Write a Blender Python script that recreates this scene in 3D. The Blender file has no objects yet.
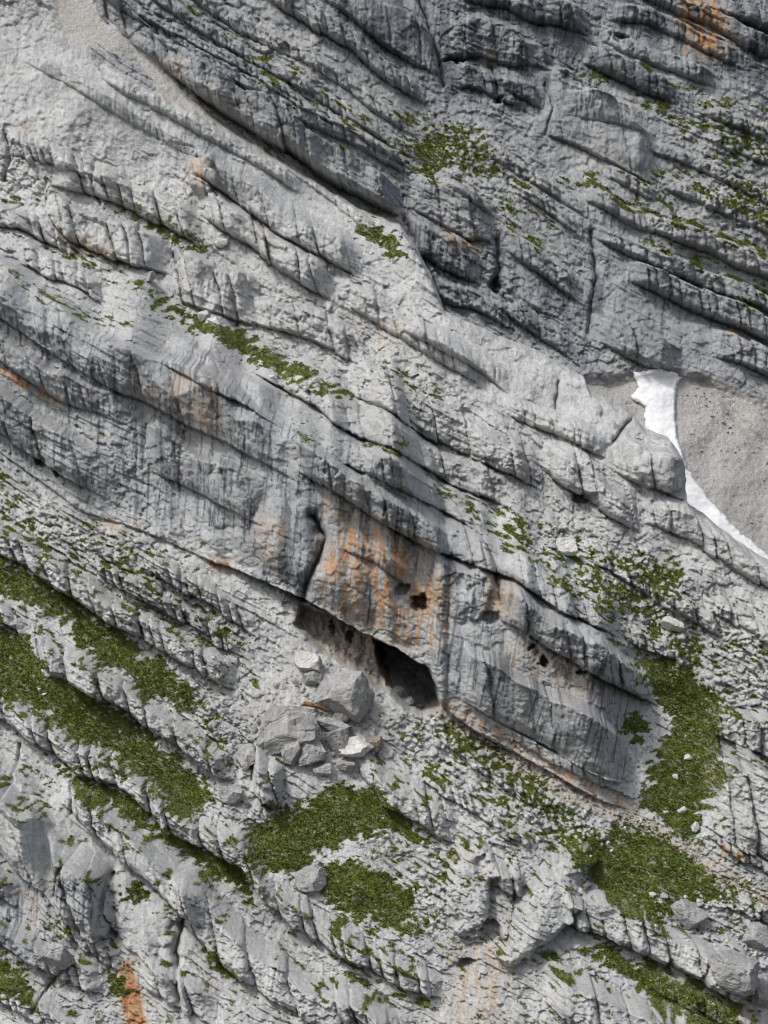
import bpy, math, random
import numpy as np

# ------------------------------------------------------------------ camera, sky, sun, exposure
sc = bpy.context.scene
COL = sc.collection
F = 2222.0                      # focal length in pixels of a 768 x 1024 picture
D0 = 400.0                      # metres from the viewpoint to the cave mouth
cam_d = bpy.data.cameras.new('camera')
cam = bpy.data.objects.new('camera', cam_d)
COL.objects.link(cam)
cam_d.sensor_fit = 'VERTICAL'
cam_d.sensor_height = 24.0
cam_d.lens = 24.0 * F / 1024.0
cam_d.clip_start = 1.0
cam_d.clip_end = 4000.0
cam.location = (0, -D0, 0)
cam.rotation_euler = (math.radians(90), 0, 0)
sc.camera = cam
SUN_EL, SUN_AZ = math.radians(52), math.radians(-46)   # azimuth measured from behind the viewer, negative = from the left
world = bpy.data.worlds.new('World')
sc.world = world
world.use_nodes = True
wn = world.node_tree
wn.nodes.clear()
sky = wn.nodes.new('ShaderNodeTexSky')
sky.sky_type = 'NISHITA'
sky.sun_disc = False
sky.sun_elevation = SUN_EL
sky.sun_rotation = math.radians(180) + SUN_AZ * -1.0
sky.air_density = 1.0
sky.dust_density = 4.0
sky.ozone_density = 1.0
bg = wn.nodes.new('ShaderNodeBackground')
bg.inputs['Strength'].default_value = 0.15
wo = wn.nodes.new('ShaderNodeOutputWorld')
hsv = wn.nodes.new('ShaderNodeHueSaturation')   # thin cloud veil: a paler, less blue sky
hsv.inputs['Saturation'].default_value = 0.5
wn.links.new(sky.outputs[0], hsv.inputs['Color'])
wn.links.new(hsv.outputs[0], bg.inputs[0])
wn.links.new(bg.outputs[0], wo.inputs[0])
sun_d = bpy.data.lights.new('sun', 'SUN')
sun_d.energy = 2.1
sun_d.angle = math.radians(7)
sun_d.color = (1.0, 0.975, 0.94)
sun = bpy.data.objects.new('sun', sun_d)
COL.objects.link(sun)
sx, sy, sz = math.sin(SUN_AZ) * math.cos(SUN_EL), -math.cos(SUN_AZ) * math.cos(SUN_EL), math.sin(SUN_EL)
from mathutils import Vector
sun.rotation_euler = Vector((sx, sy, sz)).to_track_quat('Z', 'Y').to_euler()
sun.location = (sx * 300, sy * 300 - 100, sz * 300)
sc.view_settings.view_transform = 'Standard'
sc.view_settings.look = 'None'
sc.view_settings.exposure = 0.22
sc.view_settings.gamma = 1.0
sc.cycles.filter_width = 1.2
sc.cycles.max_bounces = 4
sc.cycles.diffuse_bounces = 3

# ------------------------------------------------------------------ numeric helpers
f32 = np.float32
def _tab(seed):
    r = np.random.RandomState(seed)
    p = r.permutation(256)
    return np.concatenate([p, p]).astype(np.int32)
_TABS = {}
def tab(seed):
    if seed not in _TABS:
        _TABS[seed] = _tab(seed)
    return _TABS[seed]
_ANG = np.random.RandomState(99).rand(256) * 2 * np.pi
_GX, _GY = np.cos(_ANG).astype(f32), np.sin(_ANG).astype(f32)
def perlin(x, y, seed=0):
    x = np.asarray(x, f32); y = np.asarray(y, f32)
    P = tab(seed)
    xf = np.floor(x); yf = np.floor(y)
    xi = xf.astype(np.int32) & 255; yi = yf.astype(np.int32) & 255
    x = x - xf; y = y - yf
    u = x * x * x * (x * (x * 6 - 15) + 10); v = y * y * y * (y * (y * 6 - 15) + 10)
    xj = (xi + 1) & 255; yj = (yi + 1) & 255
    def g(a, b, dx, dy):
        h = P[P[a] + b]
        return _GX[h] * dx + _GY[h] * dy
    n00 = g(xi, yi, x, y); n10 = g(xj, yi, x - 1, y)
    n01 = g(xi, yj, x, y - 1); n11 = g(xj, yj, x - 1, y - 1)
    a = n00 + u * (n10 - n00); b = n01 + u * (n11 - n01)
    return (a + v * (b - a)) * 1.5
def fbm(x, y, oct=4, seed=0, gain=0.5):
    s = 0; a = 1.0; t = 0
    for o in range(oct):
        s = s + a * perlin(x * 2 ** o + 17.3 * o, y * 2 ** o - 9.1 * o, seed + o)
        t += a; a *= gain
    return s / t * 1.3
def ridge(x, y, oct=4, seed=0, gain=0.5):
    s = 0; a = 1.0; t = 0
    for o in range(oct):
        s = s + a * (1 - 2 * np.abs(perlin(x * 2 ** o + 7.7 * o, y * 2 ** o, seed + o)))
        t += a; a *= gain
    return s / t
def worley(x, y, seed=0, jit=0.9):
    x = np.asarray(x, f32); y = np.asarray(y, f32)
    P = tab(seed)
    R = np.random.RandomState(seed + 1000).rand(256, 6).astype(f32)
    xf = np.floor(x); yf = np.floor(y)
    f1 = np.full(x.shape, 9.0, f32); f2 = np.full(x.shape, 9.0, f32)
    cid = np.zeros(x.shape, np.int32)
    ddx = np.zeros(x.shape, f32); ddy = np.zeros(x.shape, f32)
    for oy in (-1, 0, 1):
        for ox in (-1, 0, 1):
            cx = xf + ox; cy = yf + oy
            h = P[P[cx.astype(np.int32) & 255] + (cy.astype(np.int32) & 255)]
            dx = x - (cx + 0.5 + (R[h, 0] - 0.5) * jit)
            dy = y - (cy + 0.5 + (R[h, 1] - 0.5) * jit)
            d = dx * dx + dy * dy
            near = d < f1
            f2 = np.where(near, f1, np.minimum(f2, d))
            f1 = np.where(near, d, f1)
            cid = np.where(near, h, cid)
            ddx = np.where(near, dx, ddx); ddy = np.where(near, dy, ddy)
    return np.sqrt(f1), np.sqrt(f2), R[cid, 2], R[cid, 3], R[cid, 4], ddx, ddy
def sstep(a, b, x):
    t = np.clip((x - a) / (b - a), 0, 1)
    return t * t * (3 - 2 * t)
def inside(poly, U, V):
    r = np.zeros(U.shape, bool)
    n = len(poly)
    for i in range(n):
        x1, y1 = poly[i]; x2, y2 = poly[(i + 1) % n]
        if y1 == y2:
            continue
        c = (V >= min(y1, y2)) & (V < max(y1, y2)) & (U < (x2 - x1) * (V - y1) / (y2 - y1) + x1)
        r ^= c
    return r
def seg_dist(pts, U, V):
    best = np.full(U.shape, 1e9, f32)
    for (x1, y1), (x2, y2) in zip(pts[:-1], pts[1:]):
        dx, dy = x2 - x1, y2 - y1
        t = np.clip(((U - x1) * dx + (V - y1) * dy) / (dx * dx + dy * dy + 1e-9), 0, 1)
        best = np.minimum(best, np.hypot(U - x1 - t * dx, V - y1 - t * dy))
    return best
def soft_poly(poly, U, V, w):
    """1 inside, 0 outside, w wide soft rim (in sheet units)"""
    xs = [p[0] for p in poly]; ys = [p[1] for p in poly]
    out = np.zeros(U.shape, f32)
    m = (U > min(xs) - w - 2) & (U < max(xs) + w + 2) & (V > min(ys) - w - 2) & (V < max(ys) + w + 2)
    if not m.any():
        return out
    u, v = U[m], V[m]
    i = inside(poly, u, v)
    d = seg_dist(list(poly) + [poly[0]], u, v)
    out[m] = np.clip(0.5 + np.where(i, d, -d) / (2 * w), 0, 1)
    return out

# ------------------------------------------------------------------ the survey of the mountain: lines at the foot of each rock bed
# (group, jump in metres, riser share, bed height, points along the foot).  Units of the survey: 0.18 m at the cave.
BEDS = [
 # rear wall
 ('b', 7.5, .85, 36, [(80,-6),(95,12),(112,30),(169,73),(206,102),(250,131),(291,155),(331,182),(368,202),(402,218)]),
 ('b', 2.4, .5, 19, [(95,-8),(112,7),(142,27),(190,58),(230,81),(260,97),(287,117),(328,135),(362,149),(392,166),(418,181)]),
 ('b', 2.0, .5, 15, [(100,-12),(118,3),(149,25),(196,47),(260,81),(270,91),(304,113),(352,135),(385,156),(421,176)]),
 ('b', 1.6, .5, 17, [(130,-12),(150,0),(200,32),(250,63),(284,81),(318,102),(358,125),(399,152),(428,166)]),
 ('b', 1.5, .5, 20, [(170,-14),(190,0),(250,39),(291,58),(338,85),(379,115),(421,142)]),
 ('b', 4.2, .6, 20, [(262,-4),(297,20),(324,37),(352,51),(368,66),(392,85),(428,104)]),
 ('b', 3.2, .7, 46, [(310,-10),(328,3),(352,20),(382,46),(412,64),(442,79)]),
 ('b', 3.2, .6, 42, [(438,50),(460,59),(480,56),(510,64),(535,72)]),
 ('b', 2.2, .6, 27, [(444,91),(470,87),(500,100),(530,112)]),
 ('b', 4.2, .6, 26, [(455,-4),(467,0),(508,10),(535,24),(562,28),(592,36)]),
 ('b', 4.4, .75, 23, [(580,60),(586,64),(610,76),(643,91),(682,109)]),
 ('b', 2.2, .6, 19, [(597,36),(620,51),(650,64),(690,80),(722,92)]),
 ('b', 2.6, .6, 19, [(605,18),(650,24),(677,37),(704,54),(748,73)]),
 ('b', 3.4, .6, 21, [(630,-8),(650,0),(684,17),(718,30),(745,51),(768,60),(830,92)]),
 ('b', 4.4, .6, 22, [(705,5),(721,14),(745,25),(768,34),(830,66)]),
 ('b', 2.2, .6, 27, [(505,66),(540,68),(555,83)]),
 ('b', 2.0, .6, 21, [(500,91),(508,95),(545,112)]),
 ('b', 2.6, .85, 62, [(535,132),(540,135),(576,146),(620,170),(658,191)]),
 ('b', 1.0, .7, 30, [(556,116),(603,129),(650,140)]),
 ('b', 3.6, .7, 36, [(405,246),(412,251),(440,268),(484,284)]),
 ('b', 2.6, .7, 46, [(400,203),(440,224),(467,238),(498,246)]),
 ('b', 3.2, .6, 22, [(424,280),(446,302),(473,309),(512,330)]),
 ('b', 3.2, .6, 30, [(500,245),(508,251),(528,266),(555,287),(588,308)]),
 ('b', 2.4, .6, 22, [(490,303),(508,315),(528,332),(552,346),(580,367)]),
 ('b', 3.2, .6, 22, [(580,199),(623,222),(650,233),(684,244),(725,260),(768,280),(830,306)]),
 ('b', 3.6, .65, 19, [(594,238),(623,255),(657,270),(691,282),(731,297),(768,312),(830,338)]),
 ('b', 4.8, .65, 28, [(624,279),(657,293),(684,305),(711,319),(745,331),(768,341),(830,366)]),
 ('b', 3.2, .75, 36, [(597,341),(626,358),(657,371),(684,380)]),
 ('b', 3.2, .7, 30, [(708,356),(738,364),(768,377),(830,402)]),
 ('b', 2.0, .6, 16, [(600,175),(637,195),(660,205)]),
 ('b', 1.8, .5, 18, [(655,188),(700,205),(768,235),(830,262)]),
 ('b', 1.8, .5, 16, [(700,137),(711,142),(768,166),(830,193)]),
 ('b', 1.8, .5, 16, [(690,108),(698,112),(768,142),(830,170)]),
 ('b', 1.6, .5, 15, [(640,150),(700,172),(768,203),(830,230)]),
 ('b', 1.6, .5, 18, [(505,190),(545,212),(585,240)]),
 ('b', 1.6, .5, 18, [(480,150),(520,178),(560,200),(590,222)]),
 ('b', 1.5, .6, 16, [(430,180),(470,205),(500,222)]),
 # light upper slope
 ('u', 1.3, .5, 26, [(95,74),(103,80),(125,95),(152,108),(203,137),(260,169),(305,197)]),
 ('u', 0.5, .5, 20, [(20,60),(60,82),(110,112),(160,140),(215,168)]),
 ('u', 0.6, .5, 20, [(150,86),(200,118),(260,150),(330,200),(380,240)]),
 ('u', 3.2, .5, 40, [(190,172),(220,192),(250,214),(284,238),(311,251),(335,266),(364,281)]),
 ('u', 3.2, .6, 32, [(50,186),(80,192),(118,204),(159,222),(190,238),(206,252)]),
 ('u', 4.2, .7, 40, [(44,208),(50,216),(61,234),(85,248),(112,261),(142,270),(172,277)]),
 ('u', 4.2, .55, 37, [(196,208),(230,236),(250,246),(277,268),(304,285),(335,304)]),
 ('u', 3.4, .75, 46, [(169,278),(174,288),(183,304),(210,312),(237,322),(262,327)]),
 ('u', 2.2, .6, 36, [(246,322),(294,336),(321,346),(366,364)]),
 ('u', 2.0, .5, 30, [(335,300),(370,318),(410,345),(450,370),(490,392)]),
 ('u', 1.8, .5, 26, [(400,330),(440,352),(480,372),(515,400)]),
 ('u', 2.7, .5, 28, [(-40,206),(0,228),(27,234),(44,244),(83,261)]),
 ('u', 2.3, .6, 26, [(20,262),(30,268),(54,282),(85,295),(115,310)]),
 ('u', 2.2, .5, 25, [(500,410),(508,414),(528,425),(562,438),(610,460)]),
 ('u', 3.4, .7, 46, [(612,470),(620,475),(670,496),(690,506)]),
 ('u', 4.4, .5, 46, [(540,470),(562,486),(586,499),(610,516),(640,531)]),
 ('u', 2.4, .5, 34, [(640,520),(690,540),(740,572),(800,610)]),
 ('u', 3.2, .5, 46, [(345,394),(385,414),(426,438),(467,458),(512,476),(545,497)]),
 ('u', 1.8, .5, 25, [(0,150),(40,164),(80,176),(130,196)]),
 # cave cliff
 ('c', 3.2, .7, 58, [(-40,290),(0,312),(7,319),(30,336),(51,350),(91,377),(115,391),(149,404),(176,418),(203,433),(240,449),(284,474),(315,491)]),
 ('c', 2.7, .7, 29, [(-40,334),(0,357),(20,372),(41,387),(68,404),(81,408),(115,421),(145,432)]),
 ('c', 3.2, .7, 52, [(-40,412),(0,433),(20,448),(41,460),(71,479),(91,489),(125,506)]),
 ('c', 9.0, .55, 250, [(-60,414),(0,453),(41,482),(81,511),(112,522),(142,530),(176,545),(210,560),(250,575),(280,588),(311,601),(335,615),(365,632),(399,649),(430,670),(440,704),(453,714),(480,734),(510,751),(542,767),(576,787),(610,803),(646,816)]),
 ('c', 2.2, .85, 62, [(455,694),(480,708),(508,724),(542,741),(576,761),(610,778),(640,790)]),
 ('c', 1.2, .8, 13, [(500,732),(515,741),(586,778),(636,799)]),
 ('c', 5.4, .6, 42, [(490,612),(508,620),(542,643),(576,662),(610,683),(637,697),(668,714)]),
 ('c', 4.4, .6, 36, [(300,474),(331,489),(352,502),(385,524),(423,546),(460,560),(508,576),(528,591),(555,608),(593,624),(630,646)]),
 ('c', 3.6, .6, 36, [(250,375),(284,391),(318,410),(335,427),(362,441),(395,455),(423,470),(453,486),(492,501),(530,520)]),
 ('c', 2.6, .6, 30, [(335,460),(345,465),(379,482),(409,497),(450,516),(500,546)]),
 ('c', 2.0, .7, 40, [(170,370),(215,395),(250,412),(300,440)]),
 ('c', 2.0, .8, 50, [(150,470),(190,488),(235,510),(275,530)]),
 ('c', 1.2, .7, 18, [(340,545),(380,563),(415,590)]),
 # blocks on the grassy shoulder at the right
 ('l', 2.0, .5, 20, [(575,552),(585,560),(620,575),(650,600),(690,622)]),
 ('l', 2.6, .5, 25, [(650,592),(660,598),(697,625),(728,641)]),
 ('l', 2.0, .5, 20, [(700,604),(745,630),(790,655)]),
 ('l', 2.2, .5, 22, [(620,638),(650,652),(692,670)]),
 ('l', 3.2, .75, 95, [(700,824),(708,829),(738,846),(768,860),(830,890)]),
 ('l', 2.6, .7, 38, [(704,731),(711,734),(745,748),(768,758),(830,788)]),
 ('l', 1.6, .7, 13, [(695,833),(725,849),(768,873),(830,905)]),
 # ledges below the cave
 ('l', 4.0, .6, 33, [(-60,528),(0,554),(34,568),(54,588),(81,603),(108,622),(146,640),(190,666),(240,696)]),
 ('l', 2.6, .6, 23, [(85,563),(125,590),(162,610),(190,625),(217,645),(246,661)]),
 ('l', 2.6, .6, 23, [(140,568),(146,571),(190,595),(223,615),(262,643)]),
 ('l', 1.6, .5, 15, [(75,543),(81,547),(138,575)]),
 ('l', 2.2, .6, 20, [(-60,600),(0,625),(30,641)]),
 ('l', 4.0, .6, 34, [(28,648),(34,655),(51,672),(88,690),(122,707),(146,727),(183,751),(217,777),(238,782)]),
 ('l', 4.2, .55, 34, [(-60,690),(0,715),(27,731),(51,751),(78,770),(102,781),(129,791),(150,812),(169,830),(190,842),(217,856),(244,868),(262,900),(291,926),(318,941),(352,959),(385,976),(412,987),(444,1002)]),
 ('l', 4.2, .65, 58, [(170,915),(190,924),(205,936),(213,953),(237,976),(262,989),(294,1010),(331,1024),(400,1060)]),
 ('l', 3.6, .65, 40, [(60,798),(78,815),(108,842),(140,868),(175,898),(210,926)]),
 ('l', 7.0, .8, 80, [(48,896),(54,902),(74,919),(102,936),(117,942)]),
 ('l', 3.6, .8, 92, [(-60,815),(0,851),(24,875),(41,885),(58,906)]),
 ('l', 2.2, .7, 32, [(-60,870),(0,898),(24,914)]),
 ('l', 1.2, .7, 45, [(-60,765),(0,795),(48,827)]),
 ('l', 3.2, .5, 46, [(350,768),(362,778),(385,805),(412,819),(440,836),(460,846)]),
 ('l', 1.6, .5, 20, [(410,777),(460,805),(512,840),(540,856)]),
 ('l', 1.6, .5, 18, [(430,738),(440,744),(510,792),(550,815)]),
 ('l', 4.2, .7, 52, [(252,789),(260,795),(270,808),(286,814)]),
 ('l', 6.4, .7, 41, [(556,912),(569,922),(603,932),(637,949),(664,961),(698,973),(725,988),(754,994)]),
 ('l', 5.0, .7, 54, [(540,996),(565,1014),(590,1026),(640,1044),(700,1066),(768,1092)]),
 ('l', 3.2, .6, 32, [(490,880),(508,892),(526,899)]),
 ('l', 2.4, .6, 30, [(-60,980),(0,1000),(50,1024),(110,1050)]),
 ('l', 2.2, .6, 26, [(640,985),(700,1010),(768,1045),(830,1070)]),
 ('l', 2.0, .6, 22, [(730,905),(768,925),(830,955)]),
 ('l', 2.4, .6, 30, [(-60,925),(0,945),(60,975),(112,1000)]),
 ('l', 2.2, .6, 24, [(56,932),(100,958),(127,985)]),
 ('l', 2.6, .7, 40, [(136,983),(180,1005),(220,1032)]),
 ('l', 2.0, .6, 26, [(330,1000),(370,1018),(420,1045)]),
]
# clefts: (half width, depth, points)
CLEFTS = [
 (3,4,[(416,-10),(429,24),(440,61),(444,84)]), (1.6,1.8,[(416,20),(421,64)]), (2.2,2.6,[(492,64),(499,98)]),
 (3.5,3,[(591,231),(598,275),(592,305),(589,332)]), (4,4,[(497,238),(500,268),(494,288),(512,304)]),
 (2.5,2.5,[(633,418),(613,441)]), (2,2,[(559,381),(557,408)]), (5,5,[(316,516),(328,538),(321,556),(309,580),(304,600)]),
 (2,2.5,[(20,744),(14,795)]), (2.2,2.5,[(74,782),(73,812)]), (4.5,4.5,[(186,915),(180,930),(176,953),(180,996)]),
 (3,3,[(80,845),(64,868),(54,895)]), (4,3.5,[(112,872),(105,909),(115,939)]), (3,2.5,[(74,956),(44,993),(34,1010)]),
 (2,2,[(545,85),(552,112),(545,134)]), (2,1.6,[(637,185),(637,200)]), (4,3,[(405,218),(425,262),(446,312)]),
 (3,3,[(5,135),(10,160),(3,180)]), (2.5,2.5,[(172,252),(176,270),(183,304)]), (2,2,[(92,180),(100,205)]), (2,2,[(233,300),(237,322)]),
 (2.5,2.5,[(470,520),(490,560),(495,600)]), (3,3,[(508,865),(515,900),(505,940)]), (2,2,[(600,915),(604,934)]), (2,2,[(668,955),(672,972)]),
 (2,2,[(700,948),(697,975)]), (2,2,[(250,735),(252,780)]), (2,2.2,[(285,780),(280,812)]),
]
# hollows: (centre, radii, depth)
HOLLOWS = [
 ((418,599),(8,9),6), ((402,585),(9,6),3), ((537,656),(6,5),6), ((526,641),(4,3),4), ((574,666),(6,4),4), ((331,629),(2.5,7),4), ((349,638),(3,8),5),
 ((302,400),(19,6),2.0), ((486,612),(10,8),3), ((456,58),(12,4),4), ((500,100),(5,4),3), ((620,36),(11,5),3), ((497,284),(9,8),4),
 ((270,805),(9,7),5), ((585,498),(12,6),4), ((108,936),(10,6),3), ((44,462),(7,4),3), ((62,472),(7,4),2.5), ((480,860),(9,10),2), ((466,965),(9,7),3), ((490,930),(14,12),3),
]
KNOBS = [((201,174),(18,20),-0.4,4.0),((147,892),(36,62),0.0,3.5), # (centre, radii, lean, height)  rounded rock towers and noses
 ((470,886),(25,52),0.0,6), ((546,900),(31,64),0.6,7), ((575,850),(16,16),0,2.5), ((450,585),(22,30),0,1.5),
 ((470,590),(16,30),0.2,2.0), ((110,880),(28,50),0,1), ((235,500),(30,30),0,1.5), ((660,470),(26,30),0,3), ((585,430),(30,22),0.2,2),
]
RIDGE = [(-80,-110),(70,-110),(92,2),(112,27),(169,72),(206,103),(250,133),(291,157),(331,184),(368,204),(400,218),(415,240),(432,275),(446,311),(455,318),(480,328),(510,340),(528,346),(559,362),(586,377),(592,391),(610,401),(633,414),(647,430),(670,438),(684,457),(687,502),(711,520),(741,544),(768,561),(860,608)]
CAVE = [(374,642),(399,650),(429,668),(437,690),(439,708),(424,716),(410,712),(396,700),(386,684),(378,668)]
ALCOVE = [(300,606),(340,620),(378,642),(392,690),(380,690),(352,668),(320,650),(296,625)]
SNOW = [(633,373),(654,369),(677,373),(683,377),(677,390),(677,414),(679,441),(684,456),(689,470),(701,486),(714,502),(731,522),(753,541),(778,562),(803,590),(745,570),(700,540),(675,500),(655,450),(645,425),(645,408),(631,396),(638,387)]
SCREE = [(680,372),(700,377),(738,388),(768,406),(840,446),(840,640),(700,560),(640,470),(560,400),(575,380),(632,376)]
CHUTE = [(22,-110),(86,-110),(93,2),(112,29),(169,72),(206,102),(250,132),(291,158),(325,182),(300,176),(262,156),(215,128),(170,104),(130,78),(95,58),(60,30)]

# grass: (density, label or None for scattered tufts, polygon)
GRASS = [
 (1.0,'long strip of green grass on the ledge at the picture edge below the white block row',[(-40,545),(0,560),(20,568),(60,590),(80,605),(105,625),(140,655),(168,672),(196,704),(180,706),(150,690),(100,655),(60,615),(30,602),(-40,575)]),
 (1.0,'broad bright green meadow strip between the two lower left rock steps',[(-40,612),(0,625),(25,640),(34,655),(50,675),(85,692),(120,712),(145,738),(180,765),(208,792),(205,808),(178,806),(140,775),(112,750),(80,735),(40,708),(0,688),(-40,670)]),
 (.95,'thin winding grass ribbon along the top of the striped lower left cliff',[(58,764),(75,772),(110,788),(135,797),(165,828),(200,848),(222,858),(247,868),(246,892),(222,878),(195,855),(165,842),(130,815),(100,797),(72,780)]),
 (1.0,'large bright green lawn under the talus boulders in front of the cave',[(250,832),(282,815),(300,806),(325,802),(330,790),(368,790),(400,810),(412,832),(380,826),(352,835),(330,850),(315,850),(300,868),(270,872),(258,858)]),
 (.95,'dark green grass patch above the blocky ledge at bottom centre',[(318,868),(345,863),(385,876),(408,896),(416,930),(398,928),(372,916),(345,912),(322,895)]),
 (1.0,'wide green meadow beside the tan footpath right of the rock tower',[(558,834),(580,832),(612,830),(640,824),(668,840),(700,866),(712,884),(738,900),(690,905),(655,915),(625,905),(600,888),(585,866)]),
 (1.0,'tall green grass tongue running down the gully right of the cave wall',[(655,690),(680,678),(694,688),(718,700),(722,722),(712,750),(716,775),(704,800),(694,838),(668,828),(648,806),(652,770),(668,740),(676,710)]),
 (.8,'green patch on the crest of the grassy shoulder below the snow',[(622,555),(655,556),(676,568),(684,584),(660,600),(640,590),(628,572)]),
 (.75,'curving grass streak between the pale blocks of the shoulder',[(575,570),(610,580),(640,600),(672,625),(700,650),(704,668),(670,640),(640,622),(600,600)]),
 (.9,'grass slope at the head of the green gully',[(640,652),(672,664),(700,684),(706,706),(680,700),(655,688),(636,665)]),
 (.85,'dark green band under the overhanging bed at bottom right',[(582,944),(620,955),(655,968),(690,980),(725,1002),(760,1030),(700,1022),(655,1000),(610,968)]),
 (.8,'mottled green strip above the tan path right of the cave',[(440,722),(470,728),(500,745),(540,778),(574,804),(580,828),(548,812),(520,800),(490,770),(455,745)]),
 (.85,'green ribbon on the high ledge left of the oval hollow',[(138,290),(168,300),(200,320),(232,332),(262,345),(300,370),(348,398),(326,396),(290,378),(250,358),(215,340),(170,312)]),
 (.8,'short grass strip under the round pale blocks at upper left',[(116,203),(140,208),(164,222),(206,244),(200,252),(170,238),(140,220)]),
 (1.0,'oval green meadow high on the rear rock wall',[(414,142),(430,134),(455,132),(478,138),(490,155),(476,160),(490,172),(462,166),(438,160),(424,168),(418,156)]),
 (.9,'small green patch at the foot of the long dark overhang',[(358,222),(378,228),(398,240),(408,256),(396,256),(380,246),(362,238)]),
 (.85,'green slope at the upper right picture edge',[(728,185),(768,186),(830,200),(830,250),(768,230),(748,218),(735,205)]),
 (.7,'grass streaks across the upper right rear slabs',[(700,108),(735,128),(768,145),(830,170),(830,190),(768,168),(730,150),(705,130)]),
 (.9,'small square grass patch at the lower left edge',[(-30,955),(0,960),(14,972),(27,978),(28,994),(12,990),(-30,985)]),
 (.9,'dark tuft beside the rust red gully',[(104,972),(116,976),(126,988),(124,1002),(112,996)]),
 (.9,'small triangular tuft on the smooth lower left face',[(126,884),(136,882),(146,890),(136,898),(128,896)]),
 (.9,'small grass tongue on the lower blocky ledge',[(213,953),(226,958),(238,974),(234,980),(220,968)]),
 (.9,'little green hollow beside the bottom centre block row',[(236,858),(246,868),(248,892),(232,880),(216,868)]),
 (.7,'grass tufts round the pale blocks near the right cliff end',[(620,716),(640,720),(655,724),(650,742),(632,738),(622,728)]),
 (0.45,None,[(-40,440),(0,470),(60,512),(150,545),(200,590),(250,640),(240,655),(180,630),(120,595),(50,560),(-40,535)]),
 (0.49,None,[(-40,500),(30,512),(90,540),(120,570),(80,565),(40,555),(-40,530)]),
 (0.55,None,[(490,505),(560,530),(640,548),(700,600),(760,640),(768,700),(700,690),(640,640),(580,600),(500,545)]),
 (0.51,None,[(380,715),(450,712),(560,800),(620,870),(560,850),(500,830),(440,790),(390,740)]),
 (0.51,None,[(690,650),(768,640),(830,660),(830,800),(768,770),(720,720)]),
 (0.54,None,[(640,900),(700,880),(768,880),(830,920),(830,960),(740,930),(690,935)]),
 (0.47,None,[(340,780),(420,820),(470,850),(450,930),(420,940),(400,880)]),
 (0.35,None,[(180,0),(260,40),(340,100),(430,160),(440,200),(330,130),(230,60)]),
 (0.39,None,[(370,100),(430,110),(520,170),(560,220),(540,260),(480,190),(410,140)]),
 (0.45,None,[(560,180),(660,170),(768,190),(830,220),(830,330),(768,330),(690,270),(610,215)]),
 (0.45,None,[(640,60),(700,95),(768,110),(830,130),(830,180),(720,170),(660,110)]),
 (0.59,None,[(508,180),(530,195),(552,215),(560,235),(545,225),(520,205)]),
 (0.64,None,[(580,60),(612,74),(606,82),(584,70)]),
 (0.64,None,[(636,96),(668,108),(676,118),(650,110)]),
 (0.25,None,[(340,150),(380,200),(400,230),(380,235),(340,190),(320,170)]),
 (0.25,None,[(0,180),(60,178),(50,200),(0,205)]),
 (0.34,None,[(40,232),(90,250),(130,275),(115,285),(70,262),(40,244)]),
 (0.29,None,[(20,280),(60,300),(110,320),(140,330),(120,335),(60,312)]),
 (0.39,None,[(60,400),(100,425),(120,440),(100,438),(64,412)]),
 (0.31,None,[(380,360),(440,390),(430,420),(390,400)]),
 (0.34,None,[(290,430),(310,428),(330,450),(310,446)]),
 (0.39,None,[(355,435),(400,448),(395,458),(360,448)]),
 (0.39,None,[(430,480),(500,520),(560,560),(520,555),(450,510)]),
 (0.39,None,[(60,905),(90,925),(70,945),(50,930)]),
 (0.39,None,[(318,870),(430,985),(440,1010),(400,1010),(350,985)]),
 (0.44,None,[(520,960),(560,950),(600,980),(560,990)]),
 (0.49,None,[(180,690),(225,715),(250,745),(230,760),(190,725)]),
]
GRASS += [(.10,None,[(-60,520),(250,640),(260,720),(380,740),(450,712),(640,812),(660,690),(560,600),(640,560),(830,640),(830,1090),(-60,1090)])]
BOUND_LIP = [(-80,262),(0,300),(60,318),(130,330),(200,345),(300,395),(352,412),(420,455),(510,500),(600,560),(640,630),(860,760)]

def curve_v(pts, u):
    return np.interp(u, [p[0] for p in pts], [p[1] for p in pts])

# local dip of the rock beds, spread from the surveyed lines over the whole mountain
_cu = np.arange(-96, 870, 16.0); _cv = np.arange(-144, 1140, 16.0)
_CU, _CV = np.meshgrid(_cu, _cv)
_num = np.zeros_like(_CU); _den = np.zeros_like(_CU) + 1e-9
for g, A, R, H, pts in BEDS:
    for (x1, y1), (x2, y2) in zip(pts[:-1], pts[1:]):
        if x2 - x1 < 8: continue
        m = np.clip((y2 - y1) / (x2 - x1), 0.2, 1.1)
        w = (x2 - x1) / ((_CU - (x1 + x2) / 2) ** 2 + (_CV - (y1 + y2) / 2) ** 2 + 500.0) ** 1.5
        _num += w * m; _den += w
_DIP = _num / _den
_S = np.zeros_like(_CU)
c0 = len(_cu) // 2
_S[:, c0] = _cv
for c in range(c0 + 1, len(_cu)):
    _S[:, c] = np.interp(_cv - _DIP[:, c - 1] * 16, _cv, _S[:, c - 1]) - np.clip(_cv[0] - (_cv - _DIP[:, c - 1] * 16), 0, None)
for c in range(c0 - 1, -1, -1):
    x = _cv + _DIP[:, c + 1] * 16
    _S[:, c] = np.interp(x, _cv, _S[:, c + 1]) + np.clip(x - _cv[-1], 0, None)
def bilin(G, U, V):
    a = np.clip((U - _cu[0]) / 16, 0, len(_cu) - 1.001); b = np.clip((V - _cv[0]) / 16, 0, len(_cv) - 1.001)
    i = a.astype(int); j = b.astype(int); a = (a - i).astype(f32); b = (b - j).astype(f32)
    return ((G[j, i] * (1 - a) + G[j, i + 1] * a) * (1 - b) + (G[j + 1, i] * (1 - a) + G[j + 1, i + 1] * a) * b).astype(f32)

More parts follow.
